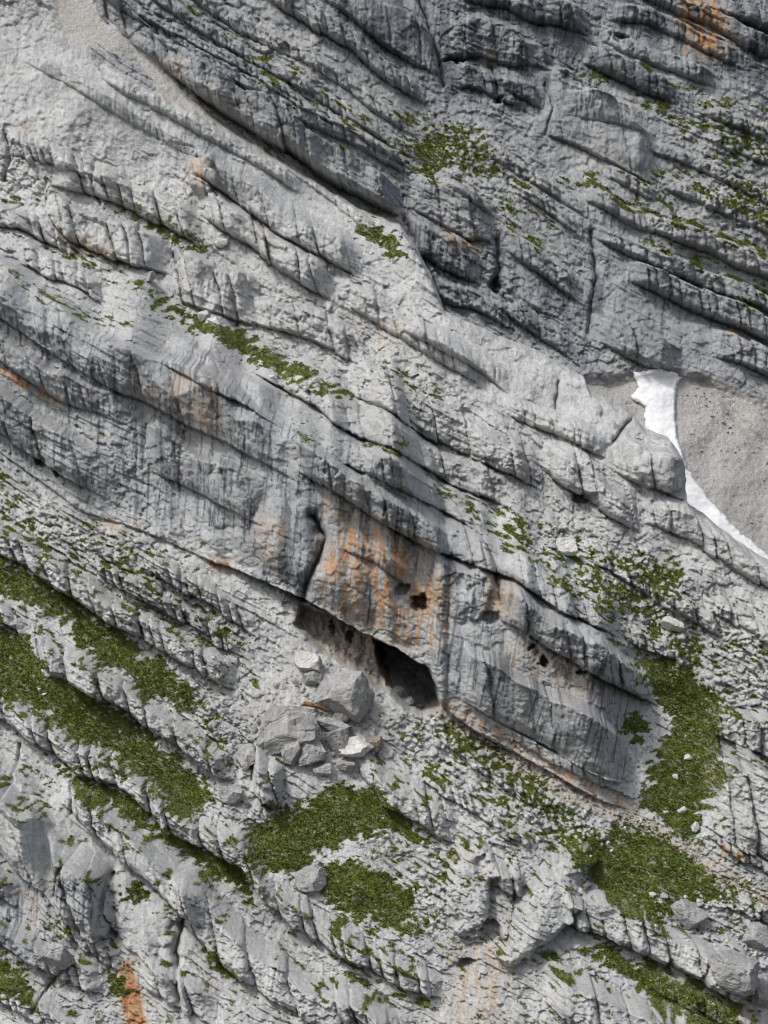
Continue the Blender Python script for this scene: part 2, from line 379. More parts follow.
def base_front(U, V):
    y = np.where(V > 200, 0.15 * (640 - V), 66 + 0.09 * (200 - V))
    return y + 0.02 * (U - 384) * sstep(200, 700, V)
def base_back(U, V):
    return 78 + 0.06 * (U - 250) + 0.13 * (131 - V)

class Sheet: pass
def build_sheet(which, u0, u1, v0, v1, step, seed):
    S = Sheet()
    us = np.arange(u0, u1 + 0.01, step, dtype=f32); vs = np.arange(v0, v1 + 0.01, step, dtype=f32)
    U, V = np.meshgrid(us, vs)
    base = base_front(U, V) if which == 'f' else base_back(U, V)
    s = bilin(_S, U, V); dip = bilin(_DIP, U, V)
    l = (U + 0.55 * V) / 1.14
    rng = np.random.RandomState(seed)
    # character of the rock from place to place
    lowf = fbm(U / 140, V / 140, 3, seed + 1)
    smooth = np.zeros(U.shape, f32)      # water-worn slabs
    rubbly = np.zeros(U.shape, f32)      # broken stony ground
    if which == 'f':
        for p, w, a in (([(-80,20),(60,30),(200,115),(330,190),(400,260),(340,262),(250,205),(150,150),(60,130),(-80,110)],25,.9),
                        ([(440,318),(560,365),(640,420),(684,455),(684,500),(600,455),(500,400),(420,350)],16,.85),
                        ([(-80,720),(70,780),(80,860),(50,890),(-80,800)],14,.8),
                        ([(110,790),(180,850),(200,920),(170,970),(110,930)],14,.7),
                        ([(180,330),(300,400),(330,500),(300,590),(180,520),(130,420)],20,.5),
                        ([(330,500),(430,550),(440,660),(320,600)],14,.6),
                        ([(440,610),(640,700),(620,780),(450,690)],16,.5)):
            smooth = np.maximum(smooth, a * soft_poly(p, U, V, w))
        for p, w, a in (([(-80,460),(60,515),(150,545),(250,640),(190,630),(80,560),(-80,530)],14,1.),
                        ([(500,500),(640,550),(768,640),(768,700),(650,640),(520,560)],16,.9),
                        ([(380,715),(450,710),(640,830),(560,850),(440,790)],14,.9),
                        ([(270,650),(330,655),(400,710),(340,770),(260,745),(225,715)],10,.3),
                        ([(350,370),(440,380),(540,470),(500,500),(400,440)],14,.6),
                        ([(400,850),(450,850),(450,930),(420,930)],10,.9),
                        ([(640,900),(768,890),(830,960),(740,960)],12,.9),
                        ([(690,650),(830,640),(830,740),(720,720)],12,.7),
                        ([(200,690),(260,720),(240,800),(200,770)],10,.6),
                        ([(-80,60),(60,60),(120,140),(40,190),(-80,190)],20,.3)):
            rubbly = np.maximum(rubbly, a * soft_poly(p, U, V, w))
    else:
        smooth = np.maximum(smooth, .6 * soft_poly([(545,80),(650,135),(650,185),(540,135)], U, V, 10))
        smooth = np.maximum(smooth, .5 * soft_poly([(330,-20),(430,-20),(440,70),(350,10)], U, V, 10))
        rubbly = np.maximum(rubbly, .7 * soft_poly([(660,110),(830,130),(830,250),(700,220)], U, V, 20))
        rubbly = np.maximum(rubbly, .7 * soft_poly([(430,100),(480,120),(520,180),(440,170)], U, V, 12))
    disp = np.zeros(U.shape, f32)        # metres towards the valley
    bid = np.full(U.shape, -1, np.int16); bd = np.full(U.shape, 1e6, f32)
    blk = np.zeros(U.shape, f32)
    undercut = np.zeros(U.shape, f32)
    S.riser = np.zeros(U.shape, f32); S.tread = np.zeros(U.shape, f32)
    S.block = np.full(U.shape, -1, np.int16)
    px = 0.18
    for k, (g, A, R, H, pts) in enumerate(BEDS):
        if (g == 'b') != (which == 'b'):
            continue
        r = np.random.RandomState(1000 + k)
        xa, xb = pts[0][0], pts[-1][0]
        i0 = max(0, int((xa - u0) / step)); i1 = min(len(us), int((xb - u0) / step) + 2)
        if i1 - i0 < 3: continue
        uu = us[i0:i1]
        lv = curve_v(pts, uu)
        # smooth the surveyed polyline, then roughen it
        n = int(9 / step); ker = np.hanning(n + 2)[1:-1]; ker /= ker.sum()
        lv = np.convolve(np.pad(lv, n // 2, 'edge'), ker, 'valid')[:len(uu)]
        lvs = lv
        lv = lv + 1.6 * fbm(uu / 30, uu * 0 + k * 3.3, 3, 31) + 0.8 * perlin(uu / 4.0, uu * 0 + k * 7.7, 41)
        # upright joints cut the bed into blocks
        gap = np.clip(H * 0.62, 11, 34)
        jx = [xa - 40]
        while jx[-1] < xb + 60:
            jx.append(jx[-1] + gap * (0.45 + 1.2 * r.rand() ** 1.5))
        jx = np.array(jx)
        joff = r.randn(len(jx)) ; jtilt = r.randn(len(jx)); jh = r.rand(len(jx)); jv = r.randn(len(jx))
        ra = max(0, int((lv.min() - H * 1.5 - v0) / step)); rb = min(len(vs), int((lv.max() + 14 - v0) / step) + 1)
        if rb <= ra: continue
        uu2 = U[ra:rb, i0:i1]; vv2 = V[ra:rb, i0:i1]
        wx = uu2 + 3.0 * fbm(uu2 / 30, vv2 / 30, 3, 55) + (lv[None, :] - vv2) * 0.22
        idx = np.clip(np.searchsorted(jx, wx) - 1, 0, len(jx) - 2)
        q = (wx - jx[idx]) / (jx[idx + 1] - jx[idx])
        edge = np.minimum(q, 1 - q) * (jx[idx + 1] - jx[idx])
        sm = smooth[ra:rb, i0:i1]
        blocky = 1 - sm
        if H > 100: blocky = blocky * 0
        if g == 'c': blocky = blocky * 0.55
        if g == 'b': blocky = blocky * 0.5
        d = lv[None, :] + jv[idx] * 1.3 * blocky - vv2
        Hm = H * (1 + 0.22 * fbm(uu / 60, uu * 0 + k * 5.1, 2, 61))[None, :] * (1 + 0.25 * (jh[idx] - 0.5) * blocky)
        Rm = min(R * 1.15, .85) * Hm
        tl = 70 if g == 'c' else 26
        taper = np.minimum(sstep(xa, xa + min(26, (xb - xa) * .3), uu), sstep(xb, xb - min(tl, (xb - xa) * .3), uu))[None, :]
        if xa < 0: taper = sstep(xb, xb - tl, uu)[None, :]
        if xb > 770: taper = sstep(xa, xa + 26, uu)[None, :]
        Am = A * (1.0 if g == 'b' else 1.2) * taper * (1 + 0.35 * fbm(uu / 45, uu * 0 + k * 9.1, 3, 71))[None, :]
        if A == 7.5:
            Am = Am * np.interp(uu, [80, 180, 230], [.25, .6, 1.35])[None, :]; blocky = blocky * 0.5
        if A == 9.0:
            Am = Am * np.interp(uu, [0, 200, 300, 432, 446, 580, 650], [.13, .13, 1, 1, .4, .3, .15])[None, :]
        ov = 0.75 if H < 100 else 0.8
        tip = Am + ov * 0.15 * np.minimum(d, Rm) * taper
        ds = lvs[None, :] + jv[idx] * 1.3 * blocky - vv2
        tt = np.clip((ds - Rm) / (Hm - Rm), 0, 1)
        fall = 1 - (0.35 * tt * tt * (3 - 2 * tt) + 0.65 * tt ** 0.8)
        foot = sstep(0, 1.2, d) * 0.75 + 0.25 * sstep(0, 0.25 * Rm, d)
        c = np.where(d > 0, tip * fall * foot, 0)
        band = (d > 0) * (1 - sstep(Rm * 1.1, Hm, d)) * taper
        if H < 100:
            bulge = 0.5 * np.sqrt(np.clip(1 - np.abs(2 * q - 1) ** 3, 0, 1)) + 0.5 * (1 - np.exp(-edge / 1.3))
            am = (1.25 if g == 'l' else 1.0) * min(1.15, 0.4 + A * 0.17) * (0.25 + 0.75 * blocky)
            c = c + band * am * (2.0 * (bulge - 1) + 0.6 * joff[idx] + 1.3 * jtilt[idx] * (q - 0.5))
        disp[ra:rb, i0:i1] += c
        # notch right under the bed
        nw = 1.5 + A * 0.5
        notch = np.where((d <= 0) & (d > -nw), (1 + d / nw), 0) * 0.185 * Am
        disp[ra:rb, i0:i1] -= notch
        undercut[ra:rb, i0:i1] = np.maximum(undercut[ra:rb, i0:i1], np.where((d <= 2) & (d > -9), 1, 0) * taper * min(1, A / 5))
        S.riser[ra:rb, i0:i1] = np.maximum(S.riser[ra:rb, i0:i1], band * (1 if H < 100 else 0))
        S.tread[ra:rb, i0:i1] = np.maximum(S.tread[ra:rb, i0:i1], np.where(d > 0, sstep(0.05, 0.3, tt) * (1 - sstep(0.9, 1.05, ds / Hm)), 0) * taper * (1 if H < 100 else 0))
        sel = (d > 0) & (d < np.minimum(bd[ra:rb, i0:i1], Hm * 1.05)) & (taper > 0.02)
        bd[ra:rb, i0:i1] = np.where(sel, d, bd[ra:rb, i0:i1])
        bid[ra:rb, i0:i1] = np.where(sel, k, bid[ra:rb, i0:i1])
        S.block[ra:rb, i0:i1] = np.where(sel, np.where((d < Rm * 1.35) & (g in 'lu') & (H < 60) & (A >= 2.5), idx, -1), S.block[ra:rb, i0:i1])
    rubbly = np.maximum(rubbly, 0.5 * S.tread * (1 - S.riser) * (1 - smooth))
    # thin secondary beds following the dip
    rough = 1 - 0.75 * smooth
    sw = s + 2.0 * fbm(U / 60, V / 60, 2, seed + 5) + 0.35 * fbm(U / 9, V / 9, 2, seed + 7)
    massive = np.zeros(U.shape, f32)
    if which == 'f':
        massive = soft_poly([(140,360),(330,430),(520,580),(650,690),(640,810),(440,705),(310,600),(140,520)], U, V, 18)
    for T, amp, sd in ((17.0, 0.9, 11), (7.5, 0.38, 12)):
        t = sw / T + 0.6 * np.sin(sw / T * 1.9)
        kk = np.floor(t); fr = t - kk             # fr grows downwards: 1 = foot of the thin bed
        rnd = (np.sin(kk * 12.9898 + sd) * 43758.5453) % 1.0
        msk = sstep(-0.15, 0.35, fbm(U / 55 + kk * 1.7, V / 90, 2, seed + sd))
        disp += amp * np.clip(1 - 1.1 * smooth, 0, 1) * (1 - 0.9 * massive) * msk * (0.4 + rnd) * (np.power(fr, 1.7) - 0.4) * (1 - sstep(0.93, 1.0, fr) * 1.3)
        if sd == 11:
            S.thin = fr
    # faceted joint blocks at three sizes
    for cu, cv, amp, sd in ((34, 24, 0.85, 21), (14, 10.0, 0.8, 22), (6.6, 5.2, 0.5, 23), (3.4, 3.0, 0.25, 24)):
        wob = 0.16
        a = l / cu + bid * 3.7 + wob * fbm(U / cu * 0.9, V / cu * 0.9, 2, seed + sd)
        b = s / cv + bid * 1.37 + wob * fbm(U / cu * 0.9 + 9, V / cu * 0.9, 2, seed + sd + 3)
        f1, f2, r1, r2, r3, dx, dy = worley(a, b, seed + sd)
        m = rough * (0.55 + 0.45 * sstep(-0.3, 0.4, lowf)) * (1 + 0.35 * rubbly)
        if sd == 21:
            m = m * 0.8
        crack = np.exp(-(f2 - f1) / 0.08) * (0.25 + 1.1 * sstep(0.0, 0.5, fbm(U / 40 + sd, V / 40, 2, seed + sd)))
        disp += amp * m * ((r1 - 0.5) * 0.8 + (r2 - 0.5) * 1.5 * dx + (r3 - 0.35) * 1.3 * dy - 0.55 * crack)
        if sd == 22: blk = r1
    # loose-stone relief
    f1, f2, r1, r2, r3, dx, dy = worley(U / 4.6 + 0.4 * perlin(U / 9, V / 9, 3), V / 4.0, seed + 77)
    stone = np.clip(1 - (f1 / (0.25 + 0.4 * r1)) ** 2, 0, 1) * (r2 > 0.42)
    patchy = sstep(-0.35, 0.45, fbm(U / 35, V / 35, 3, seed + 79))
    disp += rubbly * 0.7 * np.sqrt(stone) * patchy
    f1, f2, r1, r2, r3, dx, dy = worley(U / 9.5 + 0.4 * perlin(U / 13, V / 13, 4), V / 8.0, seed + 78)
    stone2 = np.clip(1 - (f1 / (0.2 + 0.4 * r1)) ** 2, 0, 1) * (r2 > 0.5)
    disp += rubbly * 1.3 * np.sqrt(stone2) * (1.1 - 0.8 * patchy)
    S.stone = np.maximum(stone, stone2)
    # solution flutes running down the faces
    wl = U + 0.12 * V + bid * 13.7 + 2.0 * fbm(U / 25, V / 40, 2, seed + 15)
    fl = ridge(wl / 4.6, V / 60, 2, seed + 16)
    flm = sstep(0.0, 0.5, fbm(U / 60, V / 60, 2, seed + 17) + 0.5 * smooth)
    disp += (0.34 * fl * (0.2 + 0.8 * flm) * (0.15 + 0.85 * S.riser)).astype(f32)
    fl2 = ridge(wl / 13.0, V / 110, 2, seed + 18)
    disp += 0.3 * fl2 * flm * (0.3 + 0.7 * S.riser)
    # general crag
    disp += 0.7 * fbm(U / 30, V / 30, 3, seed + 25, 0.45) * (0.5 + 0.5 * rough)
    disp += 3.0 * fbm(U / 120, V / 120, 2, seed + 26)
    disp += rough * 0.16 * fbm(U / 4.0, V / 4.0, 2, seed + 29)
    for w, dep, pts in CLEFTS:
        wu = U + 1.5 * perlin(U / 9, V / 9, 8); wv = V + 1.5 * perlin(U / 9 + 5, V / 9, 9)
        xs = [p[0] for p in pts]; ys = [p[1] for p in pts]
        m = (U > min(xs) - 20) & (U < max(xs) + 20) & (V > min(ys) - 20) & (V < max(ys) + 20)
        if m.any():
            dd = seg_dist(pts, wu[m], wv[m])
            disp[m] -= dep * 1.1 * np.exp(-dd / (w * 0.55))
    if which == 'f':
        for (cx, cy), (rx, ry), lean, h in KNOBS:
            dd = np.hypot((U - cx + lean * (V - cy) + 13 * fbm(U / 24, V / 24, 4, 111)) / rx, (V - cy + 9 * fbm(U / 22, V / 22, 3, 112)) / ry)
            disp += h * np.sqrt(np.clip(1 - dd ** 2, 0, 1))
    for (cx, cy), (rx, ry), dep in HOLLOWS:
        m = (np.abs(U - cx) < 4 * rx) & (np.abs(V - cy) < 4 * ry)
        if m.any():
            wu = U[m] + 3.2 * fbm(U[m] / 7, V[m] / 7, 2, 8); wv = V[m] + 3.2 * fbm(U[m] / 7 + 5, V[m] / 7, 2, 12)
            disp[m] -= dep * (1 - sstep(0.55, 1.1, np.hypot((wu - cx) / rx, (wv - cy) / ry)))
    S.cave = np.zeros(U.shape, f32); S.alc = S.cave; S.scree = S.cave
    if which == 'f':
        WU = U + 1.5 * fbm(U / 10, V / 10, 2, 91); WV = V + 1.5 * fbm(U / 10, V / 10, 2, 92)
        S.alc = soft_poly(ALCOVE, WU, WV, 2.0)
        disp -= S.alc * (6.0 + 1.6 * fbm(U / 9, V / 14, 4, 113))
        S.cave = soft_poly(CAVE, WU, WV, 1.3)
        deep = 9 + 18 * sstep(-26, 16, (U - 408) - 1.1 * (V - 690))
        disp -= S.cave * (deep + 2.2 * fbm(U / 8, V / 8, 4, 114))
        # tan gravel chute
        ch = soft_poly(CHUTE, WU + 4 * fbm(U / 30, V / 30, 2, 93), WV, 5)
        S.scree = ch
        disp = disp * (1 - ch) + ch * (-1.0 + 0.15 * fbm(U / 5, V / 5, 3, 94) + 1.2 * fbm(U / 60, V / 60, 2, 26))
        # talus fan below the cave
        tal = soft_poly([(300,640),(330,652),(372,690),(392,716),(372,760),(330,782),(290,770),(250,740),(240,712),(270,680)], U, V, 10)
        disp = disp * (1 - 0.75 * tal) + 0.75 * tal * (1.0 + 0.9 * fbm(U / 12, V / 12, 4, 95) + 0.25 * np.sqrt(S.stone))
        S.tal = tal
        # the crest rolls over backwards
        rv = curve_v(RIDGE, U)
        rv = rv + 1.8 * fbm(U / 14, U * 0 + 3, 3, 96)
        up = V - rv
        roll = np.clip(1 - up / 9.0, 0, 3) ** 2 * 3.0
        right = sstep(395, 440, U)
        disp -= roll * right
        disp -= 9.0 * np.clip(1 - up / 13.0, 0, 1.3) ** 1.5 * sstep(150, 215, U) * (1 - right)
        S.keep = up > -4
        S.ridge_d = up
    else:
        WU = U + 5 * fbm(U / 25, V / 25, 3, 91); WV = V + 3 * fbm(U / 25, V / 25, 2, 92)
        sc_m = soft_poly(SCREE, WU, WV, 5)
        S.scree = sc_m
        gr = seg_dist([(705,380),(725,398),(740,420),(755,436),(800,470)], U, V)
        cone = -1.5 + 0.22 * fbm(U / 6, V / 6, 3, 94) + 1.6 * fbm(U / 50, V / 50, 2, 27) - 1.3 * np.exp(-(gr / 5) ** 2)
        disp = disp * (1 - sc_m) + sc_m * cone
        S.keep = V < curve_v(RIDGE, U) + 60
    y = base - disp
    S.us, S.vs, S.U, S.V, S.base, S.y, S.disp = us, vs, U, V, base, y, disp
    S.bid, S.smooth, S.rubbly, S.step, S.u0, S.v0 = bid, smooth, rubbly, step, u0, v0
    S.X = (U - 384) / F * (D0 + base); S.Z = (512 - V) / F * (D0 + base)
    gy, gx = np.gradient(y, step)
    S.steep = np.clip(1 - gy * -1.0 / 0.30, 0, 1)   # 1 on upright faces, 0 on ledges
    S.gy = -gy
    k9 = np.ones(9) / 9
    S.gm = np.apply_along_axis(lambda a: np.convolve(a, k9, 'same'), 0, S.gy)
    S.undercut = undercut
    # ---- stains that belong to the rock, plus one painted shadow at lower left
    org = np.zeros(U.shape, f32)
    n_o = fbm(U / 6, V / 34, 4, seed + 61)
    if which == 'f':
        olist = [(( [(330,500),(420,545),(445,575),(440,640),(400,648),(330,612),(318,590),(325,540)]),12,.85),
                 ([(180,385),(230,375),(235,440),(195,440)],12,.55), ([(150,385),(172,395),(170,415),(150,405)],8,.5), ([(118,966),(130,956),(144,1010),(152,1040),(126,1040),(122,1000)],4,1.5),
                 ([(450,955),(500,925),(515,985),(495,1024),(445,1030)],18,.6), ([(186,160),(205,158),(218,180),(208,194),(190,182)],5,.75), ([(60,235),(90,242),(120,258),(90,258),(66,250)],6,.8), ([(10,368),(40,388),(72,404),(66,410),(30,390),(8,376)],3,1.2),
                 ([(95,520),(142,522),(146,534),(100,532)],6,.8), ([(205,555),(235,560),(236,572),(210,572)],6,.9), ([(480,560),(505,575),(505,610),(482,610)],8,.7), ([(500,630),(560,650),(600,690),(560,690),(500,655)],10,.5),
                 ([(440,695),(460,700),(520,740),(580,775),(640,806),(630,815),(560,785),(480,735),(442,712)],5,.75), ([(720,842),(745,852),(748,862),(722,854)],4,1.1), ([(715,985),(768,1005),(768,1024),(740,1020)],8,.6), ([(255,510),(290,520),(285,570),(262,560)],8,.5),
                 ([(10,115),(36,125),(36,140),(14,132)],5,.7), ([(455,844),(480,850),(500,865),(470,856)],6,.5), ([(350,320),(400,320),(410,345),(370,350)],8,.35), ([(245,225),(280,240),(300,262),(270,255)],6,.3), ([(205,985),(214,960),(216,985)],4,.4), ([(20,890),(40,890),(38,930),(28,930)],5,.4)]
    else:
        olist = [([(676,-10),(706,-14),(722,20),(730,46),(716,60),(690,56),(680,20)],12,1.1), ([(440,235),(475,240),(480,256),(445,250)],6,.8), ([(160,60),(182,66),(190,84),(170,80)],6,.6), ([(205,95),(250,110),(240,125),(210,108)],8,.35), ([(728,330),(742,330),(742,338),(728,338)],3,.9), ([(380,205),(404,212),(410,226),(396,228)],4,.6), ([(480,52),(498,54),(496,64),(480,62)],4,.5)]
    for p, w, a in olist:
        oo = a * soft_poly(p, U + 3 * fbm(U / 9, V / 9, 2, 97), V, w)
        org = np.maximum(org, oo * (sstep(-0.45, 0.35, n_o) if a < 1.4 else 0.55 + 0.45 * sstep(-0.4, 0.2, n_o)))
    S.org = org
    dark = np.zeros(U.shape, f32)
    st = fbm(U / 4.0 + 0.03 * V, V / 70, 4, seed + 62, 0.6)
    st2 = fbm(U / 14.0, V / 130, 3, seed + 63)
    if which == 'f':
        dl = [([(-60,300),(120,330),(250,385),(340,430),(430,500),(520,580),(600,640),(640,700),(630,790),(440,700),(420,655),(310,600),(230,540),(140,525),(-60,440)],20,.6),
              ([(290,500),(330,520),(320,600),(265,580)],10,.9), ([(330,500),(420,545),(400,560),(345,530)],8,.8), ([(-60,820),(40,880),(60,940),(-60,1000)],14,.7), ([(60,850),(112,870),(112,935),(60,900)],10,.6),  # last polygon: shadow on the lower left block, painted as dark colour
              ([(180,330),(240,340),(240,480),(150,520),(140,440)],16,.6), ([(560,900),(640,945),(700,970),(560,925)],8,.4), ([(90,100),(230,130),(300,230),(200,170)],20,.35)]
    else:
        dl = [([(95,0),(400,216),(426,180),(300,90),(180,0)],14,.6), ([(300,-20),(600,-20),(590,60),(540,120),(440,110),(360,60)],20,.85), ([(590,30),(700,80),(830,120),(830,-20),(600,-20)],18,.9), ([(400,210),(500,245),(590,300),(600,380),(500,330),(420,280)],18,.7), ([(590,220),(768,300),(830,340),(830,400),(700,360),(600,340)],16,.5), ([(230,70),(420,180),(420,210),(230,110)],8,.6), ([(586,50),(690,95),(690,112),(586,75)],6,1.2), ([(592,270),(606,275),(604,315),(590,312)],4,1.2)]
    for p, w, a in dl:
        dark = np.maximum(dark, a * soft_poly(p, U, V, w))
    S.dark = np.clip(dark * (0.62 + 0.9 * sstep(-0.2, 0.5, st2) * 0.6 + 0.9 * sstep(0.0, 0.5, st)) + 0.30 * sstep(0.12, 0.5, st) * (0.3 + 0.7 * S.smooth), 0, 1)
    S.seed = seed; S.s = s; S.l = l
    return S

SF = build_sheet('f', -64, 832, -72, 1092, 1.0, 200)
SB = build_sheet('b', 40, 832, -96, 660, 1.0, 500)

def sample(S, A, u, v):
    i = np.clip(np.round((np.asarray(v) - S.v0) / S.step).astype(int), 0, len(S.vs) - 1)
    j = np.clip(np.round((np.asarray(u) - S.u0) / S.step).astype(int), 0, len(S.us) - 1)
    return A[i, j]

# grass cover on each sheet
def grass_mask(S, poly, dens, seed):
    U, V = S.U, S.V
    xs = [p[0] for p in poly]; ys = [p[1] for p in poly]
    out = np.zeros(U.shape, f32)
    j0 = max(0, int((min(xs) - 20 - S.u0) / S.step)); j1 = min(len(S.us), int((max(xs) + 20 - S.u0) / S.step))
    i0 = max(0, int((min(ys) - 20 - S.v0) / S.step)); i1 = min(len(S.vs), int((max(ys) + 20 - S.v0) / S.step))
    if i1 <= i0 or j1 <= j0: return out
    sl = (slice(i0, i1), slice(j0, j1))
    u, v = U[sl], V[sl]
    wu = u + 8 * fbm(u / 26, v / 26, 4, 141); wv = v + 7 * fbm(u / 26 + 7, v / 26, 4, 142)
    m = soft_poly(poly, wu, wv, 12.0)
    n = fbm(u / 9 + v / 14, v / 6, 4, 143 + seed % 5)
    n2 = fbm(u / 28, v / 18, 3, 147)
    if dens >= 0.6:
        val = m + 0.55 * n + 0.3 * n2
        thr = 0.27 + (1 - dens) * 0.7
        cover = sstep(thr, thr + 0.14, val)
    else:
        nb = fbm(S.l[sl] / 17, S.s[sl] / 5.5, 4, 151)
        cover = sstep(0.30 - dens * 0.6, 0.46 - dens * 0.6, nb * 0.85 + 0.15 * n + 0.45 * n2) * sstep(0.25, 0.6, m)
    ledge = (sstep(0.1, 0.3, S.gm[sl]) if dens < 0.11 else sstep(0.05, 0.2, S.gm[sl])) if dens < 0.6 else 0.35 + 0.65 * sstep(-0.1, 0.10, S.gy[sl])
    out[sl] = cover * ledge * (1 - 0.9 * sstep(0.25, 0.5, S.stone[sl]) * np.clip(S.rubbly[sl] + 0.35, 0, 1))
    return out

SF.soil = np.zeros(SF.U.shape, f32); SB.soil = np.zeros(SB.U.shape, f32)
PATCH = []
for gi, (dens, lab, poly) in enumerate(GRASS):
    cx = np.mean([p[0] for p in poly]); cy = np.mean([p[1] for p in poly])
    S = SB if cy < curve_v(RIDGE, cx) else SF
    m = grass_mask(S, poly, dens, gi)
    if S is SF: m = m * (SF.ridge_d > 6)
    PATCH.append((S, dens, lab, m))
    S.soil = np.maximum(S.soil, m)
# turf is soft: bury the small rock relief under the thick patches
for S in (SF, SB):
    k = np.ones(9) / 9
    t = np.clip((S.soil - 0.3) / 0.5, 0, 1)
    for _ in range(2):
        t = np.apply_along_axis(lambda a: np.convolve(a, k, 'same'), 0, t)
        t = np.apply_along_axis(lambda a: np.convolve(a, k, 'same'), 1, t)
    d = S.y.copy()
    for _ in range(2):
        p = np.pad(d, 4, 'edge')
        c = np.cumsum(p, 0); p = (c[8:] - np.vstack([np.zeros((1, c.shape[1])), c[:-9]])) / 9
        c = np.cumsum(p, 1); d = (c[:, 8:] - np.hstack([np.zeros((c.shape[0], 1)), c[:, :-9]])) / 9
    t = np.clip(t * 1.5, 0, 0.85) * np.exp(-np.abs(d - S.y) / 1.2)
    S.y = S.y * (1 - t) + d * t

# ------------------------------------------------------------------ materials
def new_mat(name):
    m = bpy.data.materials.new(name)
    m.use_nodes = True
    nt = m.node_tree
    b = nt.nodes['Principled BSDF']
    b.inputs['Roughness'].default_value = 0.95
    b.inputs['Specular IOR Level'].default_value = 0.15
    return m, nt, b
def N(nt, t, **kw):
    n = nt.nodes.new(t)
    for k, v in kw.items():
        setattr(n, k, v)
    return n
def noise(nt, vec, scale, detail=5, rough=0.6):
    n = N(nt, 'ShaderNodeTexNoise')
    n.inputs['Scale'].default_value = scale; n.inputs['Detail'].default_value = detail; n.inputs['Roughness'].default_value = rough
    nt.links.new(vec, n.inputs['Vector'])
    return n.outputs['Fac']
def ramp(nt, fac, stops):
    r = N(nt, 'ShaderNodeValToRGB')
    e = r.color_ramp.elements
    while len(e) < len(stops): e.new(0.5)
    for i, (p, c) in enumerate(stops):
        e[i].position = p; e[i].color = (*c, 1)
    nt.links.new(fac, r.inputs[0])
    return r.outputs[0]
def mix(nt, fac, a, b, mode='MIX'):
    m = N(nt, 'ShaderNodeMix', data_type='RGBA', blend_type=mode)
    if isinstance(fac, float): m.inputs[0].default_value = fac
    else: nt.links.new(fac, m.inputs[0])
    for s, i in ((a, 6), (b, 7)):
        if isinstance(s, tuple): m.inputs[i].default_value = (*s, 1)
        else: nt.links.new(s, m.inputs[i])
    return m.outputs[2]
def math_n(nt, op, a, b, clamp=False):
    m = N(nt, 'ShaderNodeMath', operation=op, use_clamp=clamp)
    for s, i in ((a, 0), (b, 1)):
        if isinstance(s, (int, float)): m.inputs[i].default_value = s
        else: nt.links.new(s, m.inputs[i])
    return m.outputs[0]

def limestone(name, light, mid, dim, attr=True, bump=0.5):
    m, nt, b = new_mat(name)
    tc = N(nt, 'ShaderNodeTexCoord').outputs['Object']
    mp = N(nt, 'ShaderNodeMapping'); mp.inputs['Scale'].default_value = (1.6, 1.0, 0.55)
    nt.links.new(tc, mp.inputs['Vector'])
    n1 = noise(nt, tc, 0.10, 6, 0.62)
    n2 = noise(nt, mp.outputs[0], 0.75, 6, 0.68)
    n3 = noise(nt, tc, 2.6, 4, 0.7)
    f = math_n(nt, 'ADD', math_n(nt, 'MULTIPLY', n1, 0.45), math_n(nt, 'MULTIPLY', n2, 0.55))
    col = ramp(nt, f, [(0.33, dim), (0.50, mid), (0.66, light)])
    col = mix(nt, 0.55, col, ramp(nt, n3, [(0.30, (0.36, 0.36, 0.37)), (0.45, (0.95, 0.95, 0.95)), (0.68, (1.15, 1.15, 1.13))]), 'MULTIPLY')
    if attr:
        at = N(nt, 'ShaderNodeAttribute', attribute_name='stain_shade')
        sp = N(nt, 'ShaderNodeSeparateColor')
        nt.links.new(at.outputs['Color'], sp.inputs[0])
        brk = noise(nt, mp.outputs[0], 1.6, 4, 0.65)
        dk = math_n(nt, 'MULTIPLY', sp.outputs[1], math_n(nt, 'ADD', brk, 0.45), True)
        col = mix(nt, math_n(nt, 'MULTIPLY', dk, 0.9), col, (0.18, 0.203, 0.23))
        col = mix(nt, math_n(nt, 'SUBTRACT', math_n(nt, 'MULTIPLY', dk, 2.0), 1.1, True), col, (0.085, 0.095, 0.105))
        og = math_n(nt, 'MULTIPLY', sp.outputs[0], math_n(nt, 'MULTIPLY_ADD', brk, 1.6), True)
        og.node.inputs[2].default_value = -0.1
        og2 = math_n(nt, 'MULTIPLY', sp.outputs[0], math_n(nt, 'SUBTRACT', math_n(nt, 'MULTIPLY', brk, 2.0), 0.05), True)
        oc = ramp(nt, math_n(nt, 'ADD', math_n(nt, 'MULTIPLY', noise(nt, tc, 0.6, 4), 0.7), math_n(nt, 'MULTIPLY', sp.outputs[0], 0.35)), [(0.40, (0.41, 0.33, 0.23)), (0.60, (0.41, 0.25, 0.12)), (0.74, (0.36, 0.14, 0.05))])
        col = mix(nt, og2, col, oc)
        gv = ramp(nt, noise(nt, tc, 3.5, 4, 0.75), [(0.35, (0.24, 0.231, 0.221)), (0.5, (0.38, 0.368, 0.352)), (0.68, (0.50, 0.487, 0.468))])
        col = mix(nt, sp.outputs[2], col, gv)
        so = ramp(nt, n3, [(0.35, (0.075, 0.088, 0.024)), (0.65, (0.115, 0.135, 0.036))])
        col = mix(nt, math_n(nt, 'MULTIPLY', at.outputs['Alpha'], 1.25, True), col, so)
    nt.links.new(col, b.inputs['Base Color'])
    bp = N(nt, 'ShaderNodeBump'); bp.inputs['Strength'].default_value = bump; bp.inputs['Distance'].default_value = 0.7
    h = math_n(nt, 'ADD', noise(nt, tc, 1.1, 7, 0.72), math_n(nt, 'MULTIPLY', n2, 0.6))
    nt.links.new(h, bp.inputs['Height'])
    nt.links.new(bp.outputs[0], b.inputs['Normal'])
    return m
M_ROCK = limestone('limestone', (0.555, 0.56, 0.55), (0.425, 0.432, 0.43), (0.245, 0.252, 0.256), bump=0.8)
